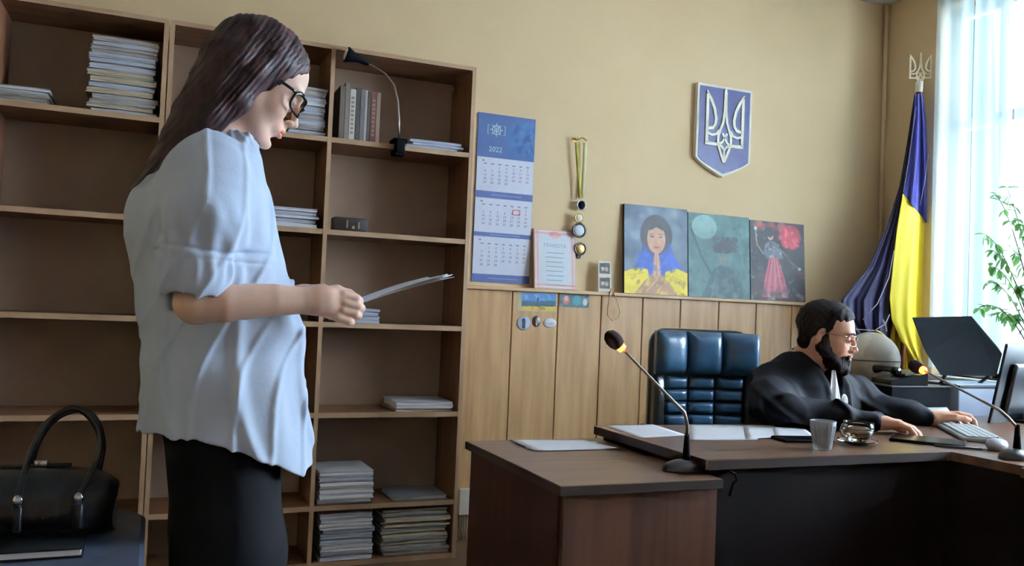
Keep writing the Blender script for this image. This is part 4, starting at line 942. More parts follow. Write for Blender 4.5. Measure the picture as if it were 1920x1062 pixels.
# monitor, seen from behind and the side
m0 = P(1850, 795, d=3.35); mz = m0.z; MA = R(10); wdir = Vector((cos(MA), sin(MA), 0))
mc = m0+wdir*.26
mo = thing('computer_monitor', 'black computer monitor at the right edge facing the bearded man', 'monitor', (mc.x, mc.y, JT))
MM = Matrix.Translation((mc.x, mc.y, mz)) @ Matrix.Rotation(MA, 4, 'Z') @ Matrix.Rotation(R(11), 4, 'X')
MB().box(-.26, .26, -.012, .0, .0, .325, M=MM, bev=.004, seg=2).box(-.2, .2, -.035, -.012, .04, .25, M=MM, bev=.012, seg=2).build('monitor_housing', mat('monitor plastic', c(22, 30, 36), .3), mo)
MB().box(-.25, .25, .0001, .0012, .014, .315, M=MM).build('screen', mat('lit screen', c(120, 140, 150), .2, emit=(.5, .6, .65, 1), estr=.35), mo)
MS = Matrix.Translation((mc.x, mc.y, JT)) @ Matrix.Rotation(MA, 4, 'Z')
MB().box(-.03, .03, -.062, -.042, .008, .2, M=MS, bev=.004).box(-.11, .11, -.12, .04, .0005, .01, M=MS, bev=.004, seg=2).build('monitor_stand', M_blk, mo)

# ------------------------------------------------------------ dark table, handbag, notebook at the lower left
tzB = .675
tb = thing('dark_table', 'black round-cornered seat-height table carrying the handbag, lower left', 'table', (-.25, -2.25, 0))
def rr(x0, x1, y0, y1, r_, n=8):
    pts = []
    for cx_, cy_, a0 in ((x1-r_, y1-r_, 0), (x0+r_, y1-r_, 90), (x0+r_, y0+r_, 180), (x1-r_, y0+r_, 270)):
        for k in range(n+1): a = R(a0+90*k/n); pts.append((cx_+r_*cos(a), cy_+r_*sin(a)))
    return pts
M_navy = mat('dark navy vinyl', c(66, 74, 92), .42, c(54, 61, 78), 20, bump=.0005, bscale=80)
q = MB(); lay = [(-.035, -.010), (-.030, 0), (-.006, 0), (0, -.008)]
pr_ = [rr(-.75-e, .004+e, -2.62-e, -1.96+e, .09) for _, e in lay]
n = len(pr_[0]); vs = []
for (z, _), p in zip(lay, pr_): vs += [(x, y, tzB+z) for x, y in p]
q.add(vs, [(k*n+i, k*n+(i+1) % n, (k+1)*n+(i+1) % n, (k+1)*n+i) for k in range(3) for i in range(n)]+[tuple(range(n))[::-1], tuple(3*n+i for i in range(n))], 0, False)
q.build('tabletop', M_navy, tb)
for x in (-.68, -.06):
    for y in (-2.54, -2.04): MB().tube([(x, y, 0), (x, y, tzB-.034)], .016, 12).build('leg', M_blk, tb)
bg_ = thing('handbag', 'black leather handbag with two long looped handles, lower left', 'handbag', (-.25, -2.14, tzB), R(0))
# body: rounded barrel shape, local x along the bag
BL, BD, BH = .200, .085, .125
rows = []; nz = 22; na = 40
def bagpt(u, a):
    x = -BL+2*BL*u; e = (1-abs(2*u-1)**2.6)**(1/2.2) if 0 < u < 1 else 0
    ca, sa_ = cos(a), sin(a); k = (abs(ca)**2.6+abs(sa_)**2.6)**(-1/2.6)
    y = BD*k*ca*(.35+.65*e); z = BH/2+BH/2*k*sa_*(.45+.55*e)
    z = max(z, .001) if sa_ < 0 else z
    if sa_ < 0: z = BH/2-(BH/2-.001)*min(1, -k*sa_*1.0)
    y *= 1-.28*max(0, z/BH-.35)
    w_ = .0025*sin(u*60+3*a)*(abs(2*u-1)**2)+.0015*sin(9*a+u*20)
    return (x+.004*sin(a*3), y*(1+w_*6), z)
for i in range(nz+1): rows.append([bagpt(min(.998, max(.002, i/nz)), 2*pi*j/na) for j in range(na+1)])
q = MB(); q.grid(rows); q.add([bagpt(.002, 2*pi*j/na) for j in range(na)], [tuple(range(na))], 0, True); q.add([bagpt(.998, 2*pi*j/na) for j in range(na)], [tuple(range(na))[::-1]], 0, True)
q.build('bag_body', M_leather, bg_, local=True)
MB().tube([(-.12, -.0, BH+.001), (.12, -.0, BH+.001)], .0035, 8).build('zipper', M_dgrey, bg_, local=True)
ROOTM = ROOT[bg_.name]
def handle(L, Yp, label=None):
    pts = pxs(L, Yp); q = MB()
    # smooth through points
    out_ = []
    for i in range(len(pts)-1):
        p0, p1, p2, p3 = pts[max(i-1, 0)], pts[i], pts[i+1], pts[min(i+2, len(pts)-1)]
        for s_ in range(6):
            u = s_/6; out_.append(.5*((2*p1)+(-p0+p2)*u+(2*p0-5*p1+4*p2-p3)*u*u+(-p0+3*p1-3*p2+p3)*u**3))
    out_.append(pts[-1]); q.tube(out_, .0057, 10); return q.build('handle', M_leather, bg_)
handle([(32, 940), (44, 895), (58, 850), (82, 802), (112, 775), (140, 766), (168, 782), (186, 815), (186, 850), (170, 890), (148, 932)], -2.215)
handle([(58, 905), (62, 860), (76, 820), (104, 786), (140, 770), (168, 775), (186, 800), (193, 835), (188, 870), (180, 915)], -2.08)
for x, y in ((33, 940), (147, 935)):
    p = P(x, y, Y=-2.226); MB().ell(p, (.009, .006, .011), 14).build('handle_ring', M_chrome, bg_)
    MB().box(p.x-.007, p.x+.009, -2.236, -2.222, p.z-.055, p.z-.008, bev=.005, seg=2).build('handle_tab', M_leather, bg_)
p = P(75, 905, Y=-2.14); MB().box(p.x-.012, p.x+.012, -2.146, -2.134, BH+tzB-.002, BH+tzB+.012, bev=.003, seg=2).build('zip_pull', M_chrome, bg_)
# black notebook with white page edges in front of the bag
nb = thing('notebook', 'thick black notebook with white page edges in front of the handbag', 'notebook', (-.25, -2.42, tzB))
p = P(157, 1024, Z=tzB+.012); yb = p.y-.03
MB().box(p.x-.42, p.x, yb, yb+.11, tzB+.001, tzB+.004, bev=.001).box(p.x-.42, p.x+.001, yb, yb+.11, tzB+.0135, tzB+.0165, bev=.001).build('cover', M_leather, nb)
MB().box(p.x-.415, p.x-.003, yb+.002, yb+.105, tzB+.004, tzB+.0135).build('pages', M_white, nb)
# ------------------------------------------------------------ smooth solids for people: distance fields turned into one continuous mesh
def rc(a, b, ra, rb, k=.02, op='+'):
    return dict(t='rc', a=np.array(a, float), b=np.array(b, float), ra=ra, rb=rb, k=k, op=op)
def el(cen, rad, k=.02, op='+', M=None):
    return dict(t='el', c=np.array(cen, float), r=np.array(rad, float), k=k, op=op, M=None if M is None else np.array(M, float))
def fn(f, k=.01, op='+'): return dict(t='fn', f=f, k=k, op=op)
def pdist(p, X):
    if p['t'] == 'rc':
        ba = p['b']-p['a']; q = X-p['a']; t = np.clip((q@ba)/max(1e-9, ba@ba), 0, 1)
        return np.linalg.norm(q-t[..., None]*ba, axis=-1)-(p['ra']+(p['rb']-p['ra'])*t)
    if p['t'] == 'el':
        q = X-p['c']
        if p['M'] is not None: q = q@p['M']
        k0 = np.linalg.norm(q/p['r'], axis=-1); k1 = np.linalg.norm(q/p['r']**2, axis=-1)
        return np.where(k1 > 1e-9, k0*(k0-1)/np.maximum(k1, 1e-9), -p['r'].min())
    return p['f'](X)
def evalsdf(prims, X, disp=None):
    d = np.full(X.shape[:-1], 1e3)
    for p in prims:
        q = pdist(p, X); k = p['k']
        if p['op'] == '+': h = np.maximum(k-np.abs(d-q), 0)/k; d = np.minimum(d, q)-h*h*k*.25
        elif p['op'] == '-': q = -q; h = np.maximum(k-np.abs(d-q), 0)/k; d = np.maximum(d, q)+h*h*k*.25
        else: h = np.maximum(k-np.abs(d-q), 0)/k; d = np.maximum(d, q)+h*h*k*.25
    if disp is not None: d = d+disp(X)
    return d
def mesh_sdf(prims, lo, hi, h, disp=None, BS=12):
    lo = np.array(lo, float); hi = np.array(hi, float); n = (np.ceil((hi-lo)/(h*BS)).astype(int))*BS+1
    D = np.full(n, 1., np.float32); ax = [lo[i]+h*np.arange(n[i]) for i in range(3)]
    nb = (n-1)//BS; Rb = h*BS*.5*math.sqrt(3)
    C_ = np.stack(np.meshgrid(*[lo[i]+h*BS*(np.arange(nb[i])+.5) for i in range(3)], indexing='ij'), -1)
    pd = [pdist(p, C_) for p in prims]
    for bi in np.ndindex(*nb):
        act = [p for p, q in zip(prims, pd) if p['op'] == '*' or q[bi] < 2.0*Rb+p['k']+.01]
        if not any(p['op'] == '+' for p in act): continue
        s = [slice(bi[i]*BS, bi[i]*BS+BS+1) for i in range(3)]
        dc = evalsdf(act, C_[bi][None], None)[0]
        if dc < -2.2*Rb-.01: D[s[0], s[1], s[2]] = -1.; continue
        if dc > 2.4*Rb+.012: continue
        X = np.stack(np.meshgrid(ax[0][s[0]], ax[1][s[1]], ax[2][s[2]], indexing='ij'), -1)
        D[s[0], s[1], s[2]] = evalsdf(act, X, disp)
    return nets(D, lo, h)
def nets(D, lo, h):
    n = np.array(D.shape); S = D < 0
    corners = [(a, b, c_) for a in (0, 1) for b in (0, 1) for c_ in (0, 1)]
    cnt = np.zeros(n-1, np.int8)
    for a, b, c_ in corners: cnt += S[a:n[0]-1+a, b:n[1]-1+b, c_:n[2]-1+c_]
    I = np.argwhere((cnt > 0) & (cnt < 8)); idx = np.full(n-1, -1, np.int64); idx[tuple(I.T)] = np.arange(len(I))
    acc = np.zeros((len(I), 3)); w = np.zeros(len(I))
    val = {c_: D[I[:, 0]+c_[0], I[:, 1]+c_[1], I[:, 2]+c_[2]] for c_ in corners}
    for a in corners:
        for axn in range(3):
            if a[axn]: continue
            b = list(a); b[axn] = 1; b = tuple(b); va, vb = val[a], val[b]; m_ = (va < 0) != (vb < 0)
            t = va[m_]/(va[m_]-vb[m_]); pt = np.tile(np.array(a, float), (m_.sum(), 1)); pt[:, axn] += t
            acc[m_] += pt; w[m_] += 1
    V = lo+h*(I+acc/w[:, None]); F = []
    for axn in range(3):
        u, v = [(1, 2), (2, 0), (0, 1)][axn]
        sl0 = [slice(1, -1)]*3; sl0[axn] = slice(0, -1); sl1 = list(sl0); sl1[axn] = slice(1, None)
        s0, s1 = S[tuple(sl0)], S[tuple(sl1)]
        for flip in (0, 1):
            m_ = (s0 & ~s1) if not flip else (~s0 & s1)
            J = np.argwhere(m_)
            off = np.ones(3, int); off[axn] = 0; J = J+off
            def at(du, dv): K = J.copy(); K[:, u] -= du; K[:, v] -= dv; return idx[K[:, 0], K[:, 1], K[:, 2]]
            q = np.stack([at(1, 1), at(0, 1), at(0, 0), at(1, 0)], -1)
            F.append(q if not flip else q[:, ::-1])
    F = np.concatenate(F); F = F[(F >= 0).all(1)]
    return V, F
def relax(V, F, it=2, lam=.5):
    e = np.concatenate([F[:, [0, 1]], F[:, [1, 2]], F[:, [2, 3]], F[:, [3, 0]]]); e = np.concatenate([e, e[:, ::-1]])
    cnt = np.bincount(e[:, 0], minlength=len(V)).astype(float)[:, None]
    for _ in range(it):
        s = np.stack([np.bincount(e[:, 0], V[e[:, 1], i], minlength=len(V)) for i in range(3)], -1); V = V*(1-lam)+lam*s/np.maximum(cnt, 1)
    return V
def sdf_obj(name, prims, lo, hi, h, m, parent, disp=None, tint=None, smooth=1):
    V, F = mesh_sdf(prims, lo, hi, h, disp)
    if smooth: V = relax(V, F, smooth)
    me = bpy.data.meshes.new(name)
    inv = np.array(ROOT[parent.name].inverted()); Vl = V@inv[:3, :3].T+inv[:3, 3]
    me.vertices.add(len(V)); me.vertices.foreach_set('co', Vl.ravel()); me.loops.add(len(F)*4); me.loops.foreach_set('vertex_index', F.ravel().astype(np.int32))
    me.polygons.add(len(F)); me.polygons.foreach_set('loop_start', np.arange(len(F), dtype=np.int32)*4); me.polygons.foreach_set('loop_total', np.full(len(F), 4, np.int32))
    me.polygons.foreach_set('use_smooth', np.ones(len(F), bool)); me.update(); me.validate(); me.materials.append(m)
    if tint is not None:
        ca = me.color_attributes.new('tint', 'FLOAT_COLOR', 'POINT'); cl = tint(V)
        ca.data.foreach_set('color', np.concatenate([cl, np.ones((len(V), 1))], 1).astype(np.float32).ravel())
    o = link(bpy.data.objects.new(name, me)); o.parent = parent; ROOT[o.name] = ROOT[parent.name]
    return o
def xf(prims, M):
    """move a list of primitives by a rigid matrix"""
    A = np.array(M); Rm = A[:3, :3]; out_ = []
    for p in prims:
        q = dict(p)
        if p['t'] == 'rc': q['a'] = Rm@p['a']+A[:3, 3]; q['b'] = Rm@p['b']+A[:3, 3]
        elif p['t'] == 'el': q['c'] = Rm@p['c']+A[:3, 3]; q['M'] = Rm@(p['M'] if p['M'] is not None else np.eye(3))
        else:
            f = p['f']; q['f'] = (lambda f: (lambda X: f((X-A[:3, 3])@Rm)))(f)
        out_.append(q)
    return out_
def chain(pts, rad, k=.01, op='+'):
    return [rc(pts[i], pts[i+1], rad[i], rad[i+1], k, op) for i in range(len(pts)-1)]
def waves(n, seed, f, stretch):
    g = np.random.default_rng(seed); D_ = g.normal(0, 1, (n, 3)); D_ /= np.linalg.norm(D_, axis=1)[:, None]; D_ *= np.array(stretch)*f*g.uniform(.5, 1.5, (n, 1)); ph = g.uniform(0, 6.28, n)
    def w(X):
        s = 0
        for i in range(n): s = s+np.sin(X@D_[i]+ph[i])
        return s/math.sqrt(n)
    return w
def face(female=True, look=0):
    """head in its own frame: x forward, y to its left, z up, origin between the ears"""
    g = 1 if female else 0; L = []
    L += [el((-.012, 0, .035), (.092, .072, .083), .03), el((.03, 0, .042), (.060, .060, .054), .03), el((.026, 0, -.03), (.056, .055, .075), .03),
          el((.034, 0, -.078), (.044+.002*(1-g), .042+.005*(1-g), .032), .02), el((.078, 0, -.104), (.015, .019, .013), .016)]
    for s in (-1, 1):
        L += [rc((-.004, s*.054, -.028), (.058, s*.022, -.098), .018, .015, .02), el((.058, s*.034, -.036), (.026, .023, .028), .02)]
    L += [el((.082, 0, .020), (.016, .045, .010+.003*(1-g)), .016)]
    for s in (-1, 1):
        L += [el((.101, s*.032, -.002), (.016, .019, .0115), .010, '-'), el((.0765, s*.031, -.003), (.0135, .0145, .0125), .003), rc((.0885, s*.020, -.0065), (.0865, s*.042, -.007), .0018, .0014, .002)]
    L += [rc((.092, 0, .006), (.109, 0, -.033), .0062, .0082, .010), el((.110, 0, -.036), (.0085, .0085, .0075), .006), rc((.097, 0, -.043), (.107, 0, -.042), .006, .005, .005)]
    for s in (-1, 1): L += [el((.1005, s*.0105, -.040), (.009, .0065, .0065), .005), el((.103, s*.0065, -.0475), (.005, .003, .0025), .002, '-')]
    L += [el((.079, 0, -.063), (.018, .027, .021), .012), rc((.0975, 0, -.050), (.0985, 0, -.058), .003, .0035, .006)]
    for s in (-1, 1): L += [rc((.0985, s*.003, -.0625), (.0885, s*.021, -.0675), .0048, .002, .004), rc((.0965, 0, -.0745), (.0885, s*.018, -.070), .0056, .002, .004)]
    L += [el((.106, 0, -.0685), (.0145, .021, .0010), .002, '-'), el((.094, 0, -.088), (.008, .016, .005), .008, '-')]
    for s in (-1, 1):
        L += [el((-.006, s*.073, -.004), (.019, .0055, .031), .006, M=Matrix.Rotation(s*R(-18), 3, 'Z') @ Matrix.Rotation(R(12), 3, 'Y')), el((-.001, s*.079, -.002), (.010, .004, .019), .004, '-'), rc((-.018, s*.080, .006), (-.006, s*.081, .022), .004, .004, .003), rc((-.004, s*.074, -.026), (-.002, s*.074, -.030), .007, .006, .004)]
    return L
def skin_tint(heads, base=(1, 1, 1), lip=(.80, .42, .40), extra=()):
    """lip and cheek colour of the skin, by place on the head"""
    def f(V):
        cl = np.ones((len(V), 3))*np.array(base)
        for Mh, lipc in heads:
            A = np.array(Mh.inverted()); q = V@A[:3, :3].T+A[:3, 3]
            d = np.sqrt(((q[:, 0]-.0975)/.014)**2+(q[:, 1]/.0225)**2+((q[:, 2]+.0685)/.0100)**2); w = np.clip((1.1-d)/.25, 0, 1)[:, None]
            cl = cl*(1-w)+cl*np.array(lipc)*w
            for s in (-1, 1):
                d = np.sqrt(((q[:, 0]-.075)/.04)**2+((q[:, 1]-s*.04)/.03)**2+((q[:, 2]+.035)/.03)**2); w = (np.clip(1-d, 0, 1)*.35)[:, None]; cl = cl*(1-w)+cl*np.array((1, .82, .78))*w
                d = np.abs(np.sqrt(((q[:, 1]-s*.031)/.0165)**2+((q[:, 2]+.0075)/.004)**2)); w = (np.clip(1.2-d, 0, 1)*(q[:, 0] > .07))[:, None]*.85; cl = cl*(1-w)+cl*np.array((.28, .2, .18))*w
        return cl
    return f
M_skinw = mat('fair skin', c(226, 190, 170), .5, c(217, 180, 159), 12, attr='tint', sss=.12, bump=.0003, bscale=220)
M_skinm = mat('light tan skin', c(208, 160, 134), .5, c(196, 146, 120), 12, attr='tint', sss=.1, bump=.0004, bscale=220)
M_hairw = mat('dark auburn hair', c(62, 36, 38), .5, c(26, 14, 16), 60, (1, 1, .25), spec=.3, bump=.0006, bscale=160)
M_hairm = mat('dark brown hair', c(34, 22, 18), .7, c(18, 12, 10), 120, spec=.15, bump=.0012, bscale=260)
M_shirt = mat('pale blue cotton shirt', c(200, 214, 236), .8, c(191, 206, 230), 8, bump=.0004, bscale=150, sheen=.15)
M_pants = mat('black trousers fabric', c(14, 14, 18), .85, c(10, 10, 13), 10, spec=.15)
M_robe = mat('black judge robe', c(13, 13, 22), .75, c(8, 8, 15), 10, spec=.2)
M_lens = mat('glasses lens', (1, 1, 1, 1), .02, (1, 1, 1, 1), trans=1, ior=1.05)

# ------------------------------------------------------------ the standing woman
WY = -2.07
wo = thing('person', 'woman with long dark hair in a pale blue shirt, standing and reading a paper', 'person', (.14, WY, 0))
HM = Matrix.Translation((.175, WY, 1.589)) @ Matrix.Rotation(R(27), 4, 'Y')
def hw(p): return np.array(HM @ Vector(p))
def Wp(x, dy, z): return np.array((x, WY+dy, z))
skin = xf(face(True), HM)
skin += [rc(hw((-.022, 0, -.045)), Wp(.098, 0, 1.44), .046, .052, .03)]
skin += [el(Wp(.085, 0, 1.30), (.085, .145, .17), .05), rc(Wp(.08, -.13, 1.395), Wp(.08, .13, 1.395), .045, .045, .04), el(Wp(.12, 0, 1.08), (.08, .115, .16), .05), el(Wp(.135, 0, .93), (.09, .14, .13), .05)]
for s in (-1, 1):
    skin += chain([Wp(.135, s*.08, .90), Wp(.16, s*.085, .48), Wp(.14, s*.085, .09)], [.085, .055, .036], .03)
    skin += [rc(Wp(.12, s*.088, .05), Wp(.27, s*.10, .035), .03, .022, .02)]
sh_n = Wp(.078, -.158, 1.385); el_n = np.array((.068, -2.256, 1.116)); wr_n = np.array((.282, -2.240, 1.129))
skin += chain([sh_n, el_n], [.045, .039], .02)+chain([el_n, np.array((.12, -2.258, 1.119)), np.array((.21, -2.25, 1.127)), wr_n], [.0385, .0380, .0310, .0250], .003)
def hand_near():
    L = []; W_ = wr_n
    pc_ = W_+np.array((.042, .002, -.004))
    L += [rc(W_, W_+np.array((.026, .0, .006)), .0245, .024, .012), rc(W_+np.array((.018, 0, .008)), W_+np.array((.058, 0, .008)), .022, .016, .012), rc(W_+np.array((.018, 0, -.006)), W_+np.array((.052, .002, -.016)), .0225, .016, .012), rc(W_+np.array((.03, .006, -.01)), W_+np.array((.045, .01, -.024)), .016, .012, .012)]
    for i, (zk, xk, ln) in enumerate([(.014, .064, 1.0), (-.001, .067, 1.05), (-.016, .063, 1.0), (-.030, .054, .85)]):
        k_ = W_+np.array((xk, -.005, zk)); j1 = k_+np.array((.026*ln, .004, -.006)); j2 = j1+np.array((.012*ln, .020, -.004)); tp = j2+np.array((-.004, .018*ln, .002))
        L += chain([k_, j1, j2, tp], [.0102, .0088, .0082, .0072], .003)
    t0 = W_+np.array((.024, .012, .018)); t1 = t0+np.array((.032, .012, .006)); t2 = t1+np.array((.026, .004, -.007)); t3 = t2+np.array((.018, .0, -.008))
    L += chain([t0, t1, t2, t3], [.0125, .0105, .0095, .008], .005)
    return L
skin += hand_near()
mirror = lambda p: np.array((p[0], 2*WY-p[1], p[2]))
sf, ef, wf = mirror(sh_n), np.array((.06, mirror(el_n)[1], 1.112)), np.array((.30, mirror(wr_n)[1]-.03, 1.135))
skin += chain([sf, ef], [.045, .037], .02)+chain([ef, ef*.6+wf*.4, wf], [.036, .037, .0245], .015)
fh = []
for p in hand_near():
    q = dict(p); 
    for a_ in ('a', 'b'): v = p[a_]-wr_n; q[a_] = wf+np.array((v[0], -v[1], v[2]))
    fh.append(q)
skin += fh
sdf_obj('body', skin, (-.02, -2.34, .0), (.44, -1.80, 1.75), .0027, M_skinw, wo, tint=skin_tint([(HM, (.78, .42, .42))]))

# hair
hl = xf([el((-.016, 0, .040), (.108, .088, .096), .02)], HM)
hc = [Wp(.125, 0, 1.60), Wp(.098, 0, 1.545), Wp(.065, 0, 1.495), Wp(.034, 0, 1.445), Wp(.006, 0, 1.39), Wp(-.028, .0, 1.335), Wp(-.040, .01, 1.30), Wp(-.035, .02, 1.22)]
for s, wd in ((-1, .032), (0, 0), (1, .032)):
    hl += chain([p+np.array((0, s*wd*1.2, 0)) for p in hc], [.072, .060, .050, .036, .028, .022, .016, .010], .02)
for s in (-1, 1):
    hl += chain([hw((.015, s*.066, .045)), hw((-.008, s*.078, .0)), Wp(.135, s*.078, 1.525), Wp(.085, s*.072, 1.492), Wp(.035, s*.06, 1.45)], [.022, .021, .020, .026, .022], .02)
hl += xf([el((.118, 0, -.046), (.096, .12, .132), .006, '-')], HM)
hl += xf([el((.085, -.062, -.075), (.055, .06, .075), .01, '-')], HM)+xf([el((.085, .062, -.075), (.055, .06, .075), .01, '-')], HM)
def hair_disp(X):
    s = X[..., 0]*.80-X[..., 2]*.55; y = X[..., 1]
    w = np.sin(X[..., 2]*18)*.8
    return .0005*np.sin(s*330+w+y*60)+.0012*np.sin(s*120+y*90+w*2)+.0008*np.sin(s*620+y*130+1)+.0007*np.sin(s*830-y*260+w)
sdf_obj('hair', hl, (-.12, -2.20, 1.16), (.32, -1.94, 1.75), .0026, M_hairw, wo, disp=hair_disp, smooth=0)
wisp = MB()
for k in range(26):
    g_ = rng.uniform(-1, 1, 6); s = -1 if k % 3 else 1
    a_ = Vector(hw((.062+g_[0]*.01, s*(.045+g_[1]*.012), .088+g_[2]*.006))); b_ = Vector(hw((.02+g_[3]*.012, s*.088, .03+g_[4]*.02))); c_ = Vector(Wp(.12+g_[0]*.02, s*.092, 1.52+g_[5]*.012)); d_ = Vector(Wp(.05+g_[2]*.01, s*.078, 1.462))
    pts = [((1-u)**3)*a_+3*u*(1-u)**2*b_+3*u*u*(1-u)*c_+u**3*d_ for u in np.linspace(0, 1, 14)]
    wisp.tube(pts, [.0006+.0016*math.sin(pi*u) for u in np.linspace(0, 1, 14)], 5)
wisp.build('hair_strands', M_hairw, wo)
eb = MB()
for s in (-1, 1): eb.tube([HM @ Vector(p) for p in ((.0975, s*.013, .0195), (.0955, s*.026, .0245), (.088, s*.040, .0235), (.080, s*.050, .018))], [.0022, .0027, .0022, .0008], 8, flat=((0, 1, 0), 1))
eb.build('eyebrows', M_hairw, wo)
# glasses
def glasses(parent, HM, m_frame, fr=.0026, lw=.026, lh=.020, lensm=M_lens, sq=3.2, x0=.1075, zc=-.003, xback=-.012, zb=.010, th=.0035):
    q = MB(); ln = MB()
    for s in (-1, 1):
        L = []
        for a in np.linspace(0, 2*pi, 33)[:-1]:
            ca, sa_ = cos(a), sin(a); k = (abs(ca)**sq+abs(sa_)**sq)**(-1/sq); y = s*.0335+lw*k*ca; z = zc+lh*k*sa_
            L.append(HM @ Vector((x0-.0-2.2*max(0, abs(y)-.02)**1.3*.9, y, z)))
        q.tube(L, fr, 8, closed=True); n_ = len(L)
        ln.add([p for p in L], [tuple(range(n_))], 0, False)
    q.tube([HM @ Vector(p) for p in ((x0+.001, -.009, zc+.004), (x0+.004, 0, zc+.007), (x0+.001, .009, zc+.004))], fr, 8)
    fr_ = q.build('glasses_frame', m_frame, parent)
    ln.build('lens', lensm, fr_)
    t = MB()
    for s in (-1, 1):
        xe = x0-2.2*(.0585-.02)**1.3*.9
        t.tube([HM @ Vector(p) for p in ((xe, s*.0585, zc+lh*.7), (xe-.008, s*.066, zc+lh*.72), (.03, s*.0745, zc+lh*.66), (xback, s*.079, zb), (xback-.02, s*.078, zb-.018))], th, 8, flat=((0, 1, 0), .5))
    t.build('temple', m_frame, fr_)
glasses(wo, HM, M_blkg)

# shirt
tz_ = np.array([.70, .787, .851, .904, .969, 1.023, 1.076, 1.162, 1.205, 1.247, 1.29, 1.333, 1.38, 1.415, 1.445, 1.475])
tb_ = np.array([-.02, -.02, -.020, -.012, -.012, -.018, -.028, -.032, -.045, -.058, -.060, -.048, -.005, .03, .06, .085])
tf_ = np.array([.328, .322, .314, .306, .297, .289, .277, .262, .250, .234, .220, .208, .195, .187, .178, .165])
ty_ = np.array([.205, .205, .20, .195, .19, .185, .185, .185, .188, .190, .190, .185, .168, .140, .095, .055])
def loft(X, off=0.):
    z = X[..., 2]; b_ = np.interp(z, tz_, tb_); f_ = np.interp(z, tz_, tf_); ry = np.interp(z, tz_, ty_)+off
    rx = (f_-b_)/2+off; cx_ = (f_+b_)/2; u = np.abs((X[..., 0]-cx_)/rx); v = np.abs((X[..., 1]-WY)/ry); k = (u**2.5+v**2.5)**(1/2.5)
    return (k-1)*np.minimum(rx, ry)*.9
hx = np.array([-.03, -.018, .028, .08, .134, .182, .234, .280, .300, .33]); hz = np.array([.845, .851, .862, .864, .846, .826, .800, .773, .772, .790])
def tors(X): return np.maximum(loft(X), X[..., 2]-1.478)
shp = [fn(tors, .03)]
def sleeve(s):
    S_ = lambda x, dy, z: np.array((x, WY+s*dy, z))
    return [rc(S_(.075, .135, 1.385), S_(.075, .172, 1.345), .058, .066, .035), rc(S_(.075, .172, 1.345), S_(.072, .190, 1.275), .066, .0745, .03), rc(S_(.072, .190, 1.275), S_(.062, .192, 1.222), .0745, .058, .012),
            rc(S_(.060, .192, 1.210), S_(.064, .191, 1.172), .061, .061, .006)]
shp += sleeve(-1)+sleeve(1)
# shoulder yoke and band collar
shp += [rc(Wp(.085, -.12, 1.40), Wp(.085, .12, 1.40), .042, .042, .03)]
ca_ = np.array((.425, 0, .905)); cc_ = Wp(.131, 0, 1.457)
shp += [rc(cc_-ca_*.03, cc_+ca_*.004, .060, .0545, .012)]
shp += [rc(cc_-ca_*.01, cc_+ca_*.10, .0475, .050, .004, '-')]
shp += [fn(lambda X: np.maximum(((X-cc_)@ca_*-1)+.018, np.linalg.norm(X-cc_, axis=-1)-.085), .004, '-')]
# hem and openings
shp += [fn(lambda X: np.interp(X[..., 0], hx, hz)-X[..., 2], .003, '*')]
shp += [fn(lambda X: np.maximum(loft(X, -.008)+2*shirt_disp(X), X[..., 2]-.98), .004, '-')]
for s in (-1, 1):
    S_ = lambda x, dy, z: np.array((x, WY+s*dy, z))
    shp += [fn((lambda c0: (lambda X: np.maximum(np.hypot((X[..., 0]-c0[0]), (X[..., 1]-c0[1]))-.0545, np.maximum(X[..., 2]-1.185, 1.10-X[..., 2]))))(S_(.062, .191, 1.15)), .004, '-'),
            fn((lambda c0: (lambda X: np.maximum(np.hypot((X[..., 0]-c0[0]), (X[..., 1]-c0[1]))-.085, np.maximum(X[..., 2]-(1.150+(X[..., 0]-.06)*.10), 1.09-X[..., 2]))))(S_(.062, .191, 1.12)), .003, '-') if False else el(S_(.062, .191, 1.0), (.001, .001, .001), .002, '-')]
wv1 = waves(7, 11, 26, (1, 1, .22)); wv2 = waves(7, 12, 60, (1, 1, .35)); wv3 = waves(6, 13, 34, (.5, .5, 1.0)); wv4 = waves(6, 17, 120, (1, 1, .3))
def shirt_disp(X):
    z = X[..., 2]; x = X[..., 0]; y = X[..., 1]
    d = .0062*(wv1(X))+.0020*wv2(X)
    # long diagonal folds from the shoulder, sharper creases round the waist
    d = d-.007*np.maximum(0, np.sin(x*46+z*18+2*np.sin(z*9)+1))**5*np.clip((1.34-z)*6, 0, 1)-.004*np.maximum(0, np.sin(x*80-z*26+2*np.sin(z*13+y*5)))**6
    wst = np.exp(-((z-1.04)/.07)**2); d = d+.0045*wst*1.6*wv3(X)
    # sleeve gathers above the cuff, rolled cuff crease
    sl = np.clip((np.abs(y-WY)-.14)/.03, 0, 1); th_ = np.arctan2(y-(WY+np.sign(y-WY)*.19), x-.066)
    d = d+sl*.0028*np.sin(th_*11+z*20)*np.exp(-((z-1.245)/.05)**2)
    d = d+sl*.006*np.exp(-((z-1.2135-.004*np.sin(th_*2))/.0045)**2)+sl*.0022*np.exp(-((z-1.196)/.003)**2)
    d = d+sl*.002*np.sin(th_*17)*np.exp(-((z-1.178)/.02)**2)
    # gathers at the neck band
    nk = np.exp(-((np.linalg.norm(X-cc_, axis=-1)-.075)/.03)**2); d = d+nk*.0018*np.sin(np.arctan2(y-WY, x-.12)*26)
    return d
sdf_obj('shirt', shp, (-.10, -2.36, .74), (.36, -1.78, 1.52), .0030, M_shirt, wo, disp=shirt_disp, smooth=1)
pt = [rc(Wp(.135, -.06, .93), Wp(.135, .06, .93), .11, .11, .05)]
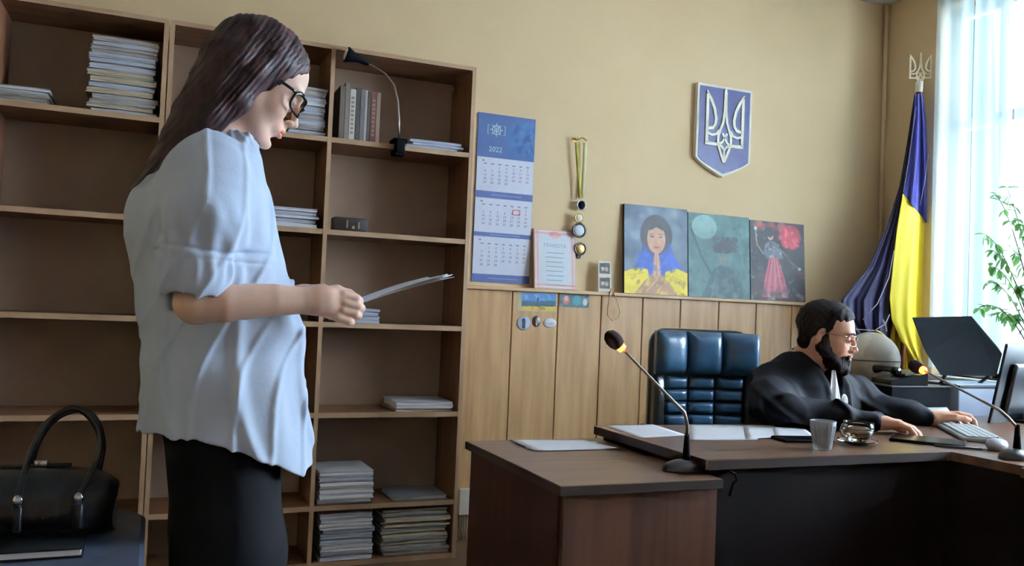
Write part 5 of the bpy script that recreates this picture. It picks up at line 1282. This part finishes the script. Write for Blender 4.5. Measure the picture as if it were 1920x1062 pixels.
for s in (-1, 1): pt += chain([Wp(.135, s*.068, .90), Wp(.162, s*.085, .62), Wp(.165, s*.090, .45), Wp(.15, s*.092, .07)], [.113, .104, .097, .090], .04)
pt += [fn(lambda X: .055-X[..., 2], .004, '*'), fn(lambda X: X[..., 2]-.985, .004, '*')]
wp1 = waves(6, 15, 30, (1, 1, .15))
sdf_obj('trousers', pt, (-.02, -2.30, .04), (.34, -1.84, 1.0), .0055, M_pants, wo, disp=lambda X: .003*wp1(X), smooth=1)
for s in (-1, 1):
    sdf_obj('shoe', [rc(Wp(.10, s*.092, .045), Wp(.17, s*.096, .040), .038, .036, .03), rc(Wp(.17, s*.096, .04), Wp(.295, s*.106, .030), .036, .026, .03), fn(lambda X: .002-X[..., 2], .004, '*')], (.04, -2.24+(.17 if s > 0 else 0), 0), (.34, -2.10+(.17 if s > 0 else 0), .10), .005, M_leather, wo)
# the papers in her hands
hp = thing('paper_sheet', 'white printed sheets held up in the hands of the standing woman', 'paper', (.46, WY, 1.15))
for k, (dz, dx) in enumerate([(0, 0), (.0016, .006), (.0034, .012)]):
    A_, B_ = P(652, 578, Y=-2.215), P(852-12*k, 520, Y=-2.215); D_, C_ = P(668, 562, Y=-2.0), P(800+20*k, 520, Y=-2.0)
    rows = []
    for i in range(9):
        v = i/8; row = []
        for j in range(13):
            u = j/12; p = (A_*(1-u)+B_*u)*(1-v)+(D_*(1-u)+C_*u)*v; p = p+Vector((dx, 0, dz+.004*sin(pi*u)-.004*sin(pi*v)+.002*k*u)); row.append(p)
        rows.append(row)
    MB().grid(rows, thick=.0006).build('sheet', M_white, hp)
# ------------------------------------------------------------ the seated man in the robe
ju = thing('person', 'bearded man in a black robe seated at the long desk, looking right', 'person', (2.40, -1.34, .47))
TA = R(-83); JM = Matrix.Translation((2.295, -1.39, 0)) @ Matrix.Rotation(TA, 4, 'Z')
def jw(x, y, z): return np.array(JM @ Vector((x, y, z)))
hc0 = P(1549, 629, Y=-1.47)
HJ = Matrix.Translation(hc0) @ Matrix.Rotation(R(-50), 4, 'Z') @ Matrix.Rotation(R(8), 4, 'Y') @ Matrix.Scale(1.03, 4)
HJr = Matrix.Translation(hc0) @ Matrix.Rotation(R(-50), 4, 'Z') @ Matrix.Rotation(R(8), 4, 'Y')
hj = lambda p: np.array(HJr @ Vector(p))
body = xf(face(False), HJr)
body += [rc(hj((-.025, 0, -.04)), jw(-.02, 0, .955), .058, .068, .03), rc(hj((.0, 0, -.075)), jw(.0, 0, .96), .045, .05, .03)]
body += [rc(jw(-.03, -.07, .80), jw(-.03, .07, .80), .12, .12, .05), rc(jw(-.04, -.09, .56), jw(-.04, .09, .56), .12, .12, .06), rc(jw(-.03, -.14, .885), jw(-.03, .14, .885), .055, .055, .05)]
for s in (-1, 1):
    body += chain([jw(-.05, s*.10, .53), jw(.37, s*.13, .52), jw(.36, s*.13, .09)], [.085, .06, .042], .03)+[rc(jw(.34, s*.13, .045), jw(.52, s*.15, .035), .036, .028, .02)]
shN = jw(-.03, -.170, .885); elN = np.array((2.01, -1.58, .810)); wrN = np.array((2.285, -1.735, .793))
shF = jw(-.03, .180, .885); elF = np.array((2.56, -1.51, .812)); wrF = P(1752, 786, Y=-1.62); wrF = np.array(wrF)
body += chain([shN, elN, wrN], [.05, .04, .026], .02)+chain([shF, elF, wrF], [.05, .04, .027], .02)
def flat_hand(w, dirv, side, spread, drop, curl, L=1.0):
    """a relaxed hand: w wrist, dirv pointing direction, side thumb direction"""
    f_ = np.array(dirv, float); f_ /= np.linalg.norm(f_); s_ = np.array(side, float); s_ -= f_*(s_@f_); s_ /= np.linalg.norm(s_); u_ = np.cross(f_, s_); u_ *= np.sign(u_[2] or 1)
    out_ = [rc(w, w+f_*.03, .026, .024, .012)]
    for k in (-1, 0, 1): out_.append(rc(w+f_*.02+s_*k*.012, w+f_*.078*L+s_*k*.024+u_*.006, .018, .0135, .014))
    for i, (o, ln) in enumerate([(.033, .92), (.0115, 1.0), (-.0105, .95), (-.031, .78)]):
        b0 = w+f_*(.082-.004*abs(i-1))*L+s_*o+u_*.006; d1 = f_+s_*spread*o/.03; d1 = d1/np.linalg.norm(d1)
        p1 = b0+d1*.038*ln+u_*(-.004-drop*.3); p2 = p1+d1*.024*ln*(1-curl*.4)-u_*(.010+drop*.5); p3 = p2+d1*.016*ln*(1-curl)-u_*(.012+.006*curl)
        out_ += chain([b0, p1, p2, p3], [.0102, .0092, .0084, .0074], .003)
    t0 = w+f_*.025+s_*.022-u_*.004; t1 = t0+f_*.030+s_*.024-u_*.006; t2 = t1+f_*.030+s_*.004-u_*.006; t3 = t2+f_*.018-s_*.002-u_*.004
    return out_+chain([t0, t1, t2, t3], [.015, .0118, .0102, .0085], .006)
body += flat_hand(wrN+np.array((0, 0, .004)), (.72, -.60, -.10), (.5, .6, 0), .12, .010, .3)
body += flat_hand(wrF+np.array((0, 0, .006)), (.78, -.28, .02), (-.2, -.8, .3), .10, .018, .9)
sdf_obj('body', body, (1.93, -2.02, 0), (3.02, -1.05, 1.24), .0034, M_skinm, ju, tint=skin_tint([(HJr, (.80, .50, .46))]))
# robe
trz = np.array([.44, .56, .70, .82, .90, .955, .985, 1.01]); trx = np.array([.19, .18, .165, .16, .15, .125, .10, .085]); tryy = np.array([.25, .235, .22, .215, .195, .135, .10, .08])
JMi = np.array(JM.inverted())
def jloft(X):
    q = X@JMi[:3, :3].T+JMi[:3, 3]; z = q[..., 2]; rx = np.interp(z, trz, trx); ry = np.interp(z, trz, tryy)
    k = (np.abs((q[..., 0]+.01)/rx)**2.3+np.abs(q[..., 1]/ry)**2.3)**(1/2.3); return np.maximum((k-1)*np.minimum(rx, ry)*.9, z-1.012)
rb = [fn(jloft, .03), rc(jw(-.03, -.14, .885), jw(-.02, 0, .955), .066, .056, .04), rc(jw(-.03, .14, .885), jw(-.02, 0, .955), .066, .056, .04)]
rb += chain([shN, (shN+elN)/2+np.array((-.012, 0, .0)), elN+np.array((0, .0, .012))], [.068, .066, .054], .05)+chain([elN+np.array((0, 0, .012)), elN*.35+wrN*.65+np.array((0, .0, .006)), wrN*.97+elN*.03+np.array((0, 0, .004))], [.052, .038, .033], .03)
rb += chain([shF, (shF+elF)/2, elF], [.068, .060, .050], .03)+chain([elF, elF*.4+wrF*.6, wrF*.96+elF*.04], [.050, .042, .037], .02)
rb += [rc(wrN, wrN+(wrN-elN)*.25, .028, .030, .004, '-'), rc(wrF, wrF+(wrF-elF)*.4, .034, .036, .004, '-')]
rb += [rc(jw(.02, -.12, .80), (shN+elN)/2+np.array((0, -.02, -.06)), .09, .058, .05), rc((shN+elN)/2+np.array((.03, -.03, -.06)), elN*.5+wrN*.5+np.array((0, .03, 0)), .055, .040, .04), rc(jw(.02, .12, .80), (shF+elF)/2+np.array((0, -.02, -.05)), .08, .05, .05)]
nb0 = jw(.0, 0, .965); nd = hj((0, 0, -.05))-nb0
rb += [rc(nb0-nd*.1, nb0+nd*1.2, .066, .068, .01, '-'), rc(jw(.115, .0, .965), jw(.185, .0, .80), .045, .016, .008, '-')]
rb += [fn(lambda X: np.where(X[..., 1] < -1.47, (JT+.004)-X[..., 2], .43-X[..., 2]), .003, '*')]
wj1 = waves(7, 31, 30, (1, 1, .3)); wj2 = waves(6, 32, 60, (1, 1, .5))
def robe_disp(X):
    q = X@JMi[:3, :3].T+JMi[:3, 3]; x, y, z = q[..., 0], q[..., 1], q[..., 2]
    r1 = np.maximum(0, np.sin(y*52+z*14+2*np.sin(z*11+x*6)))**4; r2 = np.maximum(0, np.sin((y*.6+z)*44+x*24+1.5*np.sin(y*13)))**5
    side = np.clip((np.abs(y)-.11)/.05, 0, 1)
    return .006*wj1(X)+.002*wj2(X)-.008*r1*(1-.6*side)-.009*r2*side+.003*side*np.sin(x*70+z*40)
sdf_obj('robe', rb, (1.90, -1.92, .40), (2.90, -1.10, 1.06), .0045, M_robe, ju, disp=robe_disp, smooth=2)
# trouser legs under the desk
jt = []
for s in (-1, 1): jt += chain([jw(-.05, s*.10, .54), jw(.38, s*.13, .53), jw(.37, s*.13, .10)], [.11, .088, .072], .03)
sdf_obj('trousers', jt, (2.05, -2.05, .02), (2.85, -1.15, .70), .009, M_pants, ju)
for s in (-1, 1):
    a_, b_ = jw(.33, s*.13, .05), jw(.52, s*.15, .042); sdf_obj('shoe', [rc(a_, b_, .046, .038, .03), fn(lambda X: .002-X[..., 2], .004, '*')], np.minimum(a_, b_)-.06, np.maximum(a_, b_)+.06, .006, M_leather, ju)
# shirt collar, white neck band
col = MB()
pts = [JM @ Vector((.0+.072*cos(a)+.006, .070*sin(a), .972-.022*cos(a))) for a in np.linspace(R(50), R(310), 22)]
rows = [[p, p+Vector((0, 0, .012)), p*1.0+Vector((0, 0, .022))] for p in pts]
col.grid(rows, thick=.002); col.build('shirt_collar', mat('cream shirt collar', c(206, 198, 182), .7), ju)
# white bib hanging at the chest
q = MB(); rows = []
for i in range(12):
    v = i/11; hwid = .011+.026*v**.8; rows.append([JM @ Vector((.142+.016*v-.004*abs(u)+.003*sin(u*5+v*3), u*hwid-.022, .955-.178*v)) for u in np.linspace(-1, 1, 11)])
q.grid(rows, thick=.003); q.build('white_bib', M_white, ju)
# robe badge
bc_ = P(1583, 752, Y=-1.63); bd_ = (Vector(CAM)-bc_).normalized(); fdir = Vector(JM.to_3x3() @ Vector((1, .25, .12))).normalized()
BMx = Matrix.Translation(bc_) @ fdir.to_track_quat('Z', 'Y').to_matrix().to_4x4()
o = MB().lathe([(.001, -.001), (.023, -.001), (.024, .001), (.022, .0035), (.020, .002), (.001, .002)], 32, BMx).build('badge', mat('pale badge rim', c(206, 196, 176), .5), ju)
MB().lathe([(.001, .0021), (.017, .0021), (.016, .003), (.001, .0034)], 28, BMx).build('badge_centre', mat('grey badge centre', c(120, 116, 112), .5), o)
tq = MB(); trident(tq, .0085, .003, .0046, BMx, 1.1); tq.build('badge_emblem', M_cream, o)
# beard: the lower face grown a little, minus mouth and cheeks
bd = [el((.030, 0, -.082), (.056, .054, .040), .02), el((.078, 0, -.112), (.026, .027, .026), .02), el((.072, 0, -.070), (.030, .034, .022), .015)]
for s in (-1, 1): bd += [rc((.008, s*.063, .030), (.004, s*.061, -.045), .008, .021, .02), rc((.0, s*.058, -.038), (.060, s*.030, -.104), .022, .024, .02), rc((.1015, s*.004, -.0535), (.0905, s*.026, -.066), .0045, .005, .006)]
bd += [rc((.092, 0, -.086), (.094, 0, -.090), .008, .008, .008)]
bd += [el((.105, 0, -.0695), (.022, .0195, .0085), .004, '-'), el((.090, 0, -.025), (.034, .062, .030), .008, '-'), el((.108, 0, -.038), (.02, .016, .0145), .003, '-')]
wb = waves(9, 41, 420, (1, 1, 1))
sdf_obj('beard', xf(bd, HJr), hc0-Vector((.15, .15, .17)), hc0+Vector((.15, .15, .06)), .0024, M_hairm, ju, disp=lambda X: .0012*wb(X), smooth=0)
hm_ = [rc((-.062, -.03, -.03), (-.062, .03, -.03), .034, .034, .03), el((-.016, 0, .044), (.099, .0785, .088), .02), el((.030, 0, .084), (.050, .055, .034), .03)]
for s in (-1, 1): hm_ += [rc((.012, s*.064, .03), (.0, s*.067, -.0), .012, .006, .01)]
hm_ += [el((.118, 0, .004), (.072, .085, .078), .008, '-'), el((.055, 0, -.075), (.07, .11, .075), .01, '-'), el((-.006, -.080, -.004), (.022, .014, .032), .006, '-'), el((-.006, .080, -.004), (.022, .014, .032), .006, '-'), el((-.0, 0, -.115), (.14, .12, .050), .01, '-')]
wh = waves(9, 42, 300, (1, 1, 1))
sdf_obj('hair', xf(hm_, HJr), hc0-Vector((.15, .15, .09)), hc0+Vector((.15, .15, .17)), .0026, M_hairm, ju, disp=lambda X: .0012*wh(X), smooth=0)
eb = MB()
for s in (-1, 1): eb.tube([HJr @ Vector(p) for p in ((.0985, s*.012, .0185), (.0965, s*.026, .0235), (.089, s*.040, .0225), (.081, s*.050, .017))], [.0030, .0036, .0030, .001], 8)
eb.build('eyebrows', M_hairm, ju)
ey = MB()
for s in (-1, 1): ey.ell((0, 0, 0), (.0016, .005, .0045), 12, HJr @ Matrix.Translation((.0905, s*.031, -.002)))
ey.build('eyes', mat('dark iris', c(40, 30, 26), .2), ju)
glasses(ju, HJr, mat('thin silver frame', c(170, 165, 158), .25, metal=1), fr=.0011, lw=.024, lh=.019, sq=2.4, th=.0015)
